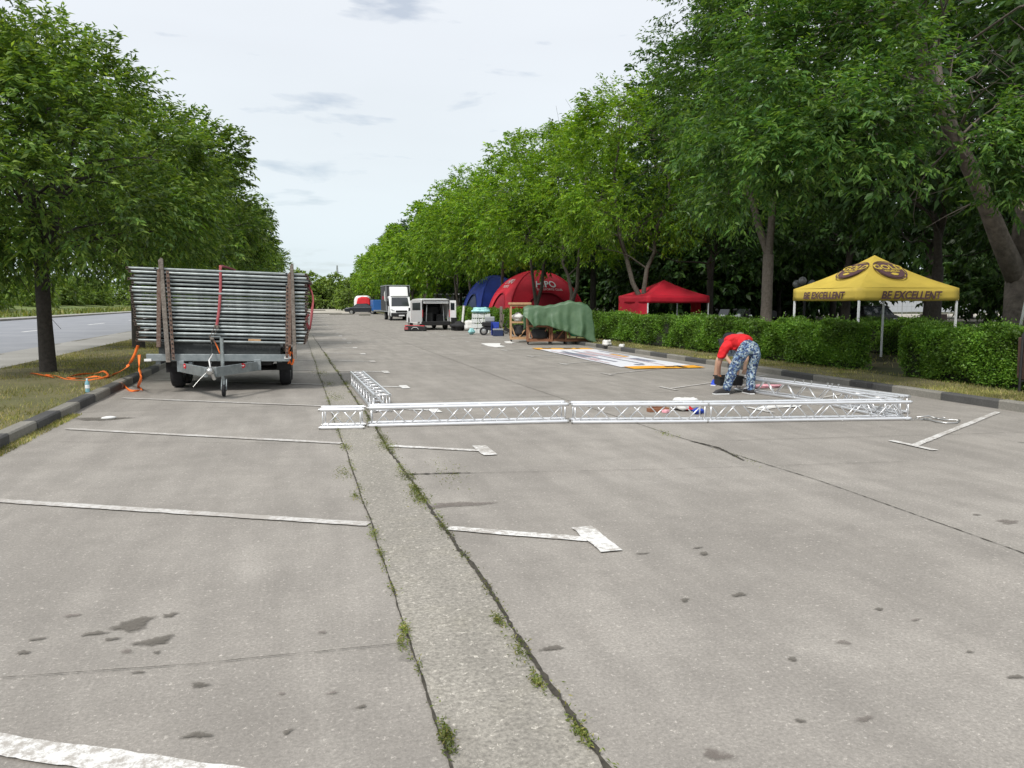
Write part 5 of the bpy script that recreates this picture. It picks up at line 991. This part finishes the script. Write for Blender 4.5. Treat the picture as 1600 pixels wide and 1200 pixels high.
def sedan(label, x, y, rz, m='carbody', name='parked_car', cat='car', s=1):
    r_ = empty(name, (x, y, 0), rz, label, cat); r_.scale = (s, s, s)
    low = [(-2.3, .34), (-2.32, .62), (-2.2, .82), (-1.6, .92), (1.2, .96), (2.05, .9), (2.3, .72), (2.32, .4), (1.85, .3), (1.78, .52), (1.5, .66), (1.22, .52), (1.15, .28), (-1.05, .28), (-1.12, .52), (-1.4, .66), (-1.68, .52), (-1.75, .3)]
    MB().prism(low, -.88, .88).build('body', M[m], r_, bevel=.06)
    v = []
    for s_ in (-1, 1): v += [(-1.35, s_*.82, .9), (-.65, s_*.64, 1.38), (.55, s_*.64, 1.42), (1.6, s_*.80, .93)]
    MB().add(v, [(0, 1, 2, 3), (7, 6, 5, 4), (0, 4, 5, 1), (1, 5, 6, 2), (2, 6, 7, 3)]).build('glasshouse', M['glass'], r_); MB().box((-.05, 0, 1.41), (1.25, 1.24, .035)).build('roof', M[m], r_, bevel=.01)
    mb = MB()
    for s_ in (-1, 1): mb.tube([(-1.33, s_*.82, .92), (-.65, s_*.65, 1.4), (.55, s_*.65, 1.43), (1.58, s_*.80, .95)], .025, 6); mb.tube([(.0, s_*.83, .93), (.0, s_*.66, 1.41)], .025, 6)
    mb.build('window_frame', M[m], r_)
    for s_ in (-1, 1):
        for xx in (-1.4, 1.5):
            o = MB().lathe([(.2, -.1), (.3, -.1), (.32, 0), (.3, .1), (.2, .1)], (xx, s_*.8, .32), (0, 1, 0), 20).build('wheel', M['rubber'], r_, smooth='auto'); MB().lathe([(0, -.09), (.2, -.09), (.2, .09), (0, .09)], (xx, s_*.8, .32), (0, 1, 0), 12).build('rim', M['steel'], o)
        MB().box((-2.28, s_*.6, .68), (.06, .34, .14)).build('headlight', M['headlamp'], r_); MB().box((2.27, s_*.6, .74), (.06, .34, .14)).build('tail_light', M['taillight'], r_)
sedan('dark grey saloon car seen side-on at the far end of the car park', *D(566, 107), -YAW+.05)
sedan('white hatchback parked behind the dark saloon, left of the truck', *D(586, 124), -YAW+1.2, 'white')
sedan('dark car standing in the park under the yellow canopy', *D(1362, 46), 1.2, 'black')
o = empty('inflatable', at(565, 118), -YAW, 'red and white inflatable bulging up behind the dark saloon car', 'inflatable'); MB().prism([(-1.25, 0), (-1.2, 2.0), (-.9, 2.6), (.9, 2.65), (1.3, 2.2), (1.3, 0)], 0, 1.6).build('white_body', M['white'], o, bevel=.25)
q = MB().prism([(-.6, .9), (-.75, 1.5), (-.5, 2.3), (.1, 2.5), (.9, 2.45), (1.35, 2.1), (1.4, 1.3), (1.1, .8)], -.45, .1).build('red_bulge', M['red'], o, bevel=.2)
o = empty('blue_lorry', at(594, 104), 0, 'blue tarpaulin lorry body half hidden behind the box truck', 'lorry'); MB().box((0, 2, 1.2), (1.9, 4, 1.5)).build('body', M['bluevan'], o, bevel=.06); MB().box((0, 0, .5), (1.8, .3, .2)).build('bumper', M['greyp'], o); wheel(o, -.8, .8, .35, .22); wheel(o, .8, .8, .35, .22)
# motorcycles behind the hedge
def moto(label, px, d, rz):
    r_ = empty('motorcycle', at(px, d, .1), rz, label, 'motorcycle', 'motorcycles behind the hedge')
    for yy in (-.72, .72): o = MB().lathe([(.24, -.05), (.30, -.05), (.32, 0), (.30, .05), (.24, .05), (.24, -.05)], (yy, 0, .32), (0, 1, 0), 22).build('wheel', M['rubber'], r_, smooth='auto'); MB().lathe([(0, -.03), (.24, -.02), (.24, .02), (0, .03)], (yy, 0, .32), (0, 1, 0), 12).build('rim', M['greyp'], o)
    MB().ball((-.12, 0, .88), (.34, .17, .17)).build('fuel_tank', M['black'], r_, smooth=True); MB().prism([(.1, .82), (.9, .92), (.95, 1.0), (.45, .9), (.1, .9)], -.13, .13).build('seat', M['rubber'], r_, bevel=.03); MB().box((0, 0, .5), (.6, .3, .42)).tube([(.1, .15, .3), (1.0, .18, .42)], .05).build('engine', M['greyp'], r_, bevel=.04)
    mb = MB(); mb.tube([(-.72, .1, .32), (-.42, .1, 1.0)], .025); mb.tube([(-.72, -.1, .32), (-.42, -.1, 1.0)], .025); mb.tube([(-.3, -.38, 1.08), (-.42, 0, 1.04), (-.3, .38, 1.08)], .016); mb.build('fork', M['chrome'], r_, smooth='auto')
    MB().ball((-.56, 0, .98), (.12, .14, .15)).build('headlight', M['headlamp'], r_, smooth=True); MB().prism([(-.6, 1.02), (-.42, 1.30), (-.38, 1.28), (-.52, 1.02)], -.18, .18).build('screen', M['glass'], r_)
    for s in (-1, 1): MB().tube([(-.36, s*.25, 1.07), (-.38, s*.33, 1.24)], .008, 5).ball((-.38, s*.35, 1.27), (.02, .07, .05), 8, 6).build('mirror', M['black'], r_, smooth=True)
    MB().box((.9, 0, 1.08), (.34, .4, .3)).build('top_box', M['black'], r_, bevel=.06)
moto('black motorcycle behind the hedge, left of the pair between the canopies', 1143, 27.5, .5); moto('black motorcycle behind the hedge, right of the pair between the canopies', 1174, 28.2, .15)
# poles, lamp, bin on the right
x, y = D(1528/1528*1587, 15.0); o = empty('flag_pole', at(1585, 15.0, .1), 0, 'leaning white metal pole rising out of the picture right of the nearest hedge', 'pole'); a_ = Vector(at(1601, 14.8, 0))-Vector(at(1585, 15, 0)); MB().tube([(0, 0, 0), (a_.x*1.55, a_.y*1.55, 2.2), (a_.x*2.3, a_.y*2.3, 3.2)], .025, 10).build('shaft', M['alu'], o, smooth='auto'); MB().lathe([(0, 0), (.1, 0), (.1, .02), (.03, .05)], (0, 0, 0), (0, 0, 1), 12).build('foot', M['alu'], o)
o = empty('globe_lamp', at(1257, 26, .1), 0, 'park lamp post with a cluster of smoky globes left of the yellow canopy', 'lamp'); MB().tube([(0, 0, 0), (0, 0, 2.05)], .04, 10).build('post', M['black'], o, smooth='auto')
for i in range(5): q = i*2*PI/5; p = (.26*math.cos(q), .26*math.sin(q), 2.15+.1*(i % 2)); MB().tube([(0, 0, 1.95), p], .015, 6).build('arm', M['black'], o); MB().ball(p, .14, 14, 10).build('globe', M['lamp_g'], o, smooth=True)
bn_ = G(1594, 616, .1); o = empty('litter_bin', (bn_[0]+.62, bn_[1]+.04, .1), -YAW, 'rusty brown metal litter bin in a black frame at the right edge of the picture', 'bin'); MB().prism([(-.42, .22), (.42, .22), (.44, .95), (-.44, .95)], -.18, .18).build('panel', M['brown'], o, bevel=.02)
mb = MB()
for s in (-1, 1): mb.tube([(s*.47, 0, 0), (s*.47, 0, 1.0), (s*.42, 0, 1.06)], .022, 8)
mb.tube([(-.42, 0, 1.06), (.42, 0, 1.06)], .022, 8); mb.tube([(-.47, 0, .2), (.47, 0, .2)], .018, 8); mb.build('frame', M['black'], o, smooth='auto')
# clearing beyond the park: fence, pale building, benches
struct('clearing', MB().add([(38, 24, .16), (130, 24, .16), (130, 80, .16), (38, 80, .16)], [(0, 1, 2, 3)]), M['sand'])
fx = empty('mesh_fence', at(1300, 82, .1), -YAW, 'grey mesh fence seen through the trunks beyond the park', 'fence')
mb = MB(); [mb.tube([(x_, 0, z), (x_+26, 0, z)], .02, 4) for x_ in (-1,) for z in (.1, 1.1, 2.2)]; [mb.tube([(k*.5, 0, .1), (k*.5, 0, 2.2)], .01, 4) for k in range(52)]; mb.build('mesh', M['greyp'], fx)
for k in range(11): MB().tube([(k*2.5, 0, 0), (k*2.5, 0, 2.4)], .045, 6).build('post', M['greyp'], fx)
bl = empty('warehouse', at(1440, 120, 0), -YAW, 'long pale grey building far behind the park', 'building'); MB().box((0, 6, 2.6), (40, 12, 5.2)).build('wall', M['concrete'], bl); MB().prism([(-20.4, 5.2), (20.4, 5.2), (20.4, 5.5), (0, 6.4), (-20.4, 5.5)], -.4, 12.4).build('roof', M['greyp'], bl)
for k in range(9): MB().box((-17+k*4.2, -.03, 2.6), (2.2, .08, 1.4)).build('window', M['glass'], bl)
bl = empty('shed', at(716, 112, 0), -YAW, 'grey-green metal shed seen between the van and the blue tent', 'shed'); MB().box((0, 2, 1.5), (7, 4, 2.4)).build('wall', M['greyp'], bl); MB().box((0, 2, 2.8), (7.4, 4.4, .2)).build('roof', M['white'], bl); MB().box((1, -.03, 1.3), (1.6, .06, 2.0)).build('door', mat('shedg', (.05, .12, .10), .7), bl)
bp = empty('park_bench', at(1452, 40, .1), -YAW+.2, 'dark park bench under the trees beyond the yellow canopy', 'bench'); MB().box((.5, 0, .45), (1.6, .42, .05)).build('seat', M['brown'], bp); MB().box((.5, .22, .75), (1.6, .04, .35)).build('backrest', M['brown'], bp)
for x_ in (-.2, 1.2): MB().box((x_, 0, .22), (.06, .4, .44)).build('leg', M['black'], bp)
# far pylon and chimney tops
pl = empty('power_pylon', (*D(528, 560), 0), .4, 'faint lattice power pylon on the horizon above the far trees', 'pylon'); mb = MB(); hh = 28
for sx_ in (-1, 1):
    for sy in (-1, 1): mb.tube([(sx_*2.6, sy*2.6, 0), (sx_*.8, sy*.8, hh*.55), (sx_*.25, sy*.25, hh)], .16, 4)
for k in range(8):
    z0, z1 = k*hh/8, (k+1)*hh/8; w0, w1 = 2.6-(2.4*k/8), 2.6-(2.4*(k+1)/8)
    for s in (-1, 1): mb.tube([(-w0*s, -w0, z0), (w1*s, -w1, z1)], .1, 4); mb.tube([(w0, -w0*s, z0), (w1, w1*s, z1)], .1, 4)
mb.build('lattice_tower', M['greyp'], pl)
for z, w_ in ((19, 4.5), (23, 3.5)): MB().box((0, 0, z), (w_*2, .3, .35)).build('cross_arm', M['greyp'], pl)

# ---------------------------------------------------------------- people
def skin_obj(name, J, E_, m, parent, sub=2, root=0):
    ks = list(J); me = bpy.data.meshes.new(name); me.from_pydata([J[k][0] for k in ks], [(ks.index(a), ks.index(b)) for a, b in E_], []); me.materials.append(M[m])
    o = bpy.data.objects.new(name, me); col.objects.link(o); o.parent = parent; md = o.modifiers.new('skin', 'SKIN'); md.use_smooth_shade = True
    for i, k in enumerate(ks):
        r_ = J[k][1]; r_ = r_ if hasattr(r_, '__len__') else (r_, r_); me.skin_vertices[0].data[i].radius = r_; me.skin_vertices[0].data[i].use_root = (i == root)
    s = o.modifiers.new('sub', 'SUBSURF'); s.levels = sub; s.render_levels = sub
    if name in ('tshirt', 'trousers', 'shorts'):
        tx_ = bpy.data.textures.new('folds', 'CLOUDS'); tx_.noise_scale = .09; s.levels = s.render_levels = 3; dm = o.modifiers.new('folds', 'DISPLACE'); dm.texture = tx_; dm.strength = .045; dm.mid_level = .5
    return o
def chain(*ks): return list(zip(ks[:-1], ks[1:]))
def hand(J, E_, wk, wp, d, side, up=(0, 0, 1)):       # palm and five bent fingers from wrist wk pointing along d
    d = Vector(d).normalized(); s = Vector(side).normalized(); n = d.cross(s).normalized(); wp = Vector(wp); pc = wp+d*.05; J[wk+'p'] = (tuple(pc), (.036, .018)); E_.append((wk, wk+'p'))
    for i, (o_, L) in enumerate(((-.03, .07), (-.01, .082), (.011, .078), (.031, .062))):
        a = pc+d*.035+s*o_; b = a+d*L*.5+n*.012; c = b+d*L*.3+n*.03; q = wk+'f%d' % i; J[q+'a'] = (tuple(a), .010); J[q+'b'] = (tuple(b), .009); J[q+'c'] = (tuple(c), .0075); E_ += [(wk+'p', q+'a'), (q+'a', q+'b'), (q+'b', q+'c')]
    a = pc-s*.035-d*.02; b = a-s*.02+d*.03+n*.015; c = b+d*.025+n*.015; q = wk+'t'; J[q+'a'] = (tuple(a), .012); J[q+'b'] = (tuple(b), .010); J[q+'c'] = (tuple(c), .008); E_ += [(wk+'p', q+'a'), (q+'a', q+'b'), (q+'b', q+'c')]
def head_pts(J, E_, c, fwd, neck):       # skull, jaw, nose and ears in the same skin
    c, f = Vector(c), Vector(fwd).normalized(); s = f.cross(Vector((0, 0, 1))).normalized(); u = s.cross(f).normalized()
    J['head0'] = (tuple(c-u*.05), (.07, .075)); J['head1'] = (tuple(c+u*.015), (.082, .092)); J['head2'] = (tuple(c+u*.075), (.07, .08)); J['jaw'] = (tuple(c-u*.075+f*.055), (.045, .04)); J['nose'] = (tuple(c-u*.02+f*.105), .012)
    E_ += [(neck, 'head0'), ('head0', 'head1'), ('head1', 'head2'), ('head0', 'jaw'), ('head1', 'nose')]
    for k in (-1, 1): J['ear%d' % k] = (tuple(c+s*k*.092-f*.01-u*.01), (.012, .022)); E_.append(('head1', 'ear%d' % k))
    return c, f, s, u
def face(root, c, f, s, u, hairm, cut=.0):
    for k in (-1, 1): MB().ball(tuple(c+s*k*.032+f*.082+u*.005), .013, 8, 6).build('eye', M['hair'], root, smooth=True)
    MB().ball(tuple(c-u*.062+f*.095), (.022, .022, .008), 8, 6).build('mouth', M['redstrap'], root, smooth=True)
    mb = MB(); mb.grid(lambda a, b: tuple(c-f*.012+u*.028+(s*math.cos(2*PI*a)*.092+f*math.sin(2*PI*a)*.100)*math.sin(b*1.75)+u*math.cos(b*1.75)*.098), 18, 8); mb.build('hair', M[hairm], root, smooth=True)
def man1():
    d = 13.65; gx = G(1151, 616); r_ = empty('person', (*gx, 0), -YAW, 'man in red t-shirt and blue camouflage trousers bending down with his back to the camera', 'person')
    X = lambda px: (px-1151)*.01138
    J = {}; E_ = []
    hipL, hipR = (.13, .02, .84), (.31, .0, .83); kL, kR = (-.07, .03, .44), (.285, .07, .45); aL, aR = (-.19, -.02, .09), (.245, .0, .09)
    sL, sR = (-.17, .30, .80), (.17, .48, .86); eL, eR = (-.235, .38, .50), (.16, .52, .55); wL, wR = (-.20, .47, .30), (.10, .50, .32)
    J['pel'] = ((.22, .0, .85), (.11, .09)); J['waist'] = ((.16, .13, .92), (.10, .08)); J['chest'] = ((.04, .30, .92), (.12, .08)); J['neckb'] = ((.06, .45, .91), (.075, .06)); J['neck'] = ((.13, .53, .94), .058)
    for n, p, r1 in (('hipL', hipL, .08), ('kL', kL, .055), ('aL', aL, .042), ('hipR', hipR, .08), ('kR', kR, .055), ('aR', aR, .042), ('sL', sL, .055), ('eL', eL, .045), ('wL', wL, .03), ('sR', sR, .055), ('eR', eR, .045), ('wR', wR, .03)): J[n] = (p, r1)
    E_ += chain('pel', 'waist', 'chest', 'neckb', 'neck')+chain('pel', 'hipL', 'kL', 'aL')+chain('pel', 'hipR', 'kR', 'aR')+chain('neckb', 'sL', 'eL', 'wL')+chain('neckb', 'sR', 'eR', 'wR')
    hand(J, E_, 'wL', wL, (.15, .1, -1), (.3, 1, .1)); hand(J, E_, 'wR', wR, (-.2, .05, -1), (.3, 1, 0))
    fr = head_pts(J, E_, (.215, .63, .965), (.35, .8, -.45), 'neck'); skin_obj('body', J, E_, 'skin', r_); face(r_, *fr, 'hair_g')
    # trousers
    K = {'p': ((.22, .01, .87), (.175, .14)), 'w': ((.17, .13, .94), (.155, .125)), 'hl': ((.13, .01, .80), (.125, .125)), 'ml': ((.02, .03, .62), (.11, .11)), 'kl': ((-.07, .03, .44), (.092, .095)), 'cl': ((-.135, .02, .27), (.085, .09)), 'al': ((-.19, -.01, .10), (.078, .08)), 'bl': ((-.195, -.01, .055), (.075, .08)),
         'hr': ((.31, .0, .79), (.125, .125)), 'mr': ((.305, .04, .62), (.105, .108)), 'kr': ((.285, .07, .45), (.09, .092)), 'cr': ((.265, .05, .27), (.082, .088)), 'ar': ((.245, .01, .10), (.075, .08)), 'br': ((.245, .01, .055), (.072, .08))}
    skin_obj('trousers', K, [('p', 'w')]+chain('p', 'hl', 'ml', 'kl', 'cl', 'al', 'bl')+chain('p', 'hr', 'mr', 'kr', 'cr', 'ar', 'br'), 'camo', r_)
    S_ = {'c': ((.04, .30, .925), (.20, .15)), 'w': ((.15, .15, .935), (.18, .145)), 'w2': ((.215, .05, .92), (.175, .14)), 'n': ((.05, .43, .925), (.12, .10)), 'sl': ((-.165, .30, .81), (.095, .10)), 'ul': ((-.205, .335, .66), (.082, .085)), 'ul2': ((-.212, .345, .63), (.082, .084)), 'sr': ((.165, .47, .86), (.09, .095)), 'ur': ((.17, .49, .70), (.08, .08))}
    skin_obj('tshirt', S_, [('c', 'w'), ('w', 'w2'), ('c', 'n')]+chain('n', 'sl', 'ul', 'ul2')+chain('n', 'sr', 'ur'), 'tee', r_)
    for x, y_, rz in ((-.22, -.02, R(100)), (.25, -.0, R(15))):
        o = MB().prism([(-.05, .0), (.21, .0), (.22, .03), (.16, .075), (.05, .11), (-.05, .10), (-.07, .05)], -.045, .045, 'x').build('shoe', M['shoe'], r_, bevel=.02); o.location = (x, y_, 0); o.rotation_euler.z = rz
        MB().box((0, .075, .012), (.094, .29, .022)).build('sole', M['wplastic'], o, bevel=.006)
    for w_ in (wL, wR): pass
    gl = {'a': ((wL[0], wL[1], wL[2]+.02), .04), 'b': ((wL[0]+.01, wL[1]+.005, wL[2]-.03), (.048, .036)), 'c': ((wL[0]+.02, wL[1]+.01, wL[2]-.08), (.044, .03))}
    skin_obj('glove', gl, chain('a', 'b', 'c'), 'glove', r_, 1)
man1()
def man2():
    gx = G(1137, 603); r_ = empty('person', (*gx, 0), -YAW, 'man in black t-shirt, pale shorts and blue shoes crouching opposite the man in red', 'person')
    J = {}; E_ = []; hl, hr = (.10, .55, .70), (.38, .55, .70); kl, kr = (-.17, .12, .50), (.24, .12, .50); al, ar = (-.20, .18, .09), (.22, .25, .09)
    sl_, sr_ = (-.10, .05, .86), (.30, .05, .86); el, er = (-.12, -.22, .60), (.30, -.22, .60); wl, wr = (-.02, -.42, .42), (.20, -.42, .42)
    J['pel'] = ((.24, .56, .74), (.11, .09)); J['waist'] = ((.18, .42, .86), (.10, .08)); J['chest'] = ((.10, .20, .92), (.12, .08)); J['neckb'] = ((.10, .06, .91), (.09, .08)); J['neck'] = ((.10, -.02, .90), .055)
    for n, p, q in (('hl', hl, .075), ('kl', kl, .06), ('al', al, .045), ('hr', hr, .095), ('kr', kr, .066), ('ar', ar, .045), ('sl', sl_, .055), ('el', el, .044), ('wl', wl, .03), ('sr', sr_, .065), ('er', er, .044), ('wr', wr, .03)): J[n] = (p, q)
    E_ += chain('pel', 'waist', 'chest', 'neckb', 'neck')+chain('pel', 'hl', 'kl', 'al')+chain('pel', 'hr', 'kr', 'ar')+chain('neckb', 'sl', 'el', 'wl')+chain('neckb', 'sr', 'er', 'wr')
    hand(J, E_, 'wl', wl, (.2, -.4, -1), (1, 0, 0)); hand(J, E_, 'wr', wr, (-.2, -.4, -1), (-1, 0, 0)); fr = head_pts(J, E_, (.10, -.12, .86), (0, -.75, -.65), 'neck'); skin_obj('body', J, E_, 'skin2', r_); face(r_, *fr, 'hair')
    skin_obj('tshirt', {'w': ((.22, .50, .82), (.16, .13)), 'c0': ((.15, .36, .92), (.175, .13)), 'c': ((.10, .20, .94), (.19, .14)), 'n': ((.10, .08, .92), (.12, .1)), 'sl': (sl_, .095), 'ul': ((-.11, -.08, .74), .08), 'sr': (sr_, .095), 'ur': ((.30, -.08, .74), .08)}, chain('w', 'c0', 'c', 'n')+chain('n', 'sl', 'ul')+chain('n', 'sr', 'ur'), 'blacktee', r_)
    skin_obj('shorts', {'p': ((.24, .56, .74), (.17, .14)), 'a': ((.11, .50, .69), .11), 'b': ((-.11, .22, .54), .085), 'c': ((.37, .50, .69), .11), 'd': ((.23, .20, .54), .085)}, chain('p', 'a', 'b')+chain('p', 'c', 'd'), 'shorts', r_)
    for x, y_ in ((-.21, .18), (.22, .25)):
        o = MB().prism([(-.21, .0), (.06, .0), (.07, .08), (.03, .11), (-.06, .10), (-.17, .07), (-.22, .04)], -.048, .048, 'x').build('shoe', M['shoeb'], r_, bevel=.02); o.location = (x, y_, 0); o.rotation_euler.z = -.4 if x < 0 else .3
        MB().box((0, -.075, .012), (.098, .29, .022)).build('sole', M['wplastic'], o, bevel=.006)
man2()
x, y = D(1142, 14.1); o = empty('plastic_crate', (x, y, .13), -YAW+.1, 'black plastic crate held between the two bending men', 'crate'); mb = MB(); w_, dp, h = .42, .30, .17
mb.box((0, 0, .006), (w_, dp, .012))
for s in (-1, 1): mb.box((0, s*dp/2, h/2), (w_, .015, h-.03)); mb.box((s*w_/2, 0, h/2), (.015, dp, h-.03))
mb.build('body', M['black'], o, bevel=.003); mb = MB()
for s in (-1, 1): mb.box((0, s*(dp/2+.008), h-.012), (w_+.05, .03, .022)); mb.box((s*(w_/2+.008), 0, h-.012), (.03, dp+.0, .022))
for k in range(7): mb.box((-w_/2+.03+k*.06, -dp/2-.012, h/2-.01), (.008, .012, h-.05))
mb.build('rim', M['black'], o)
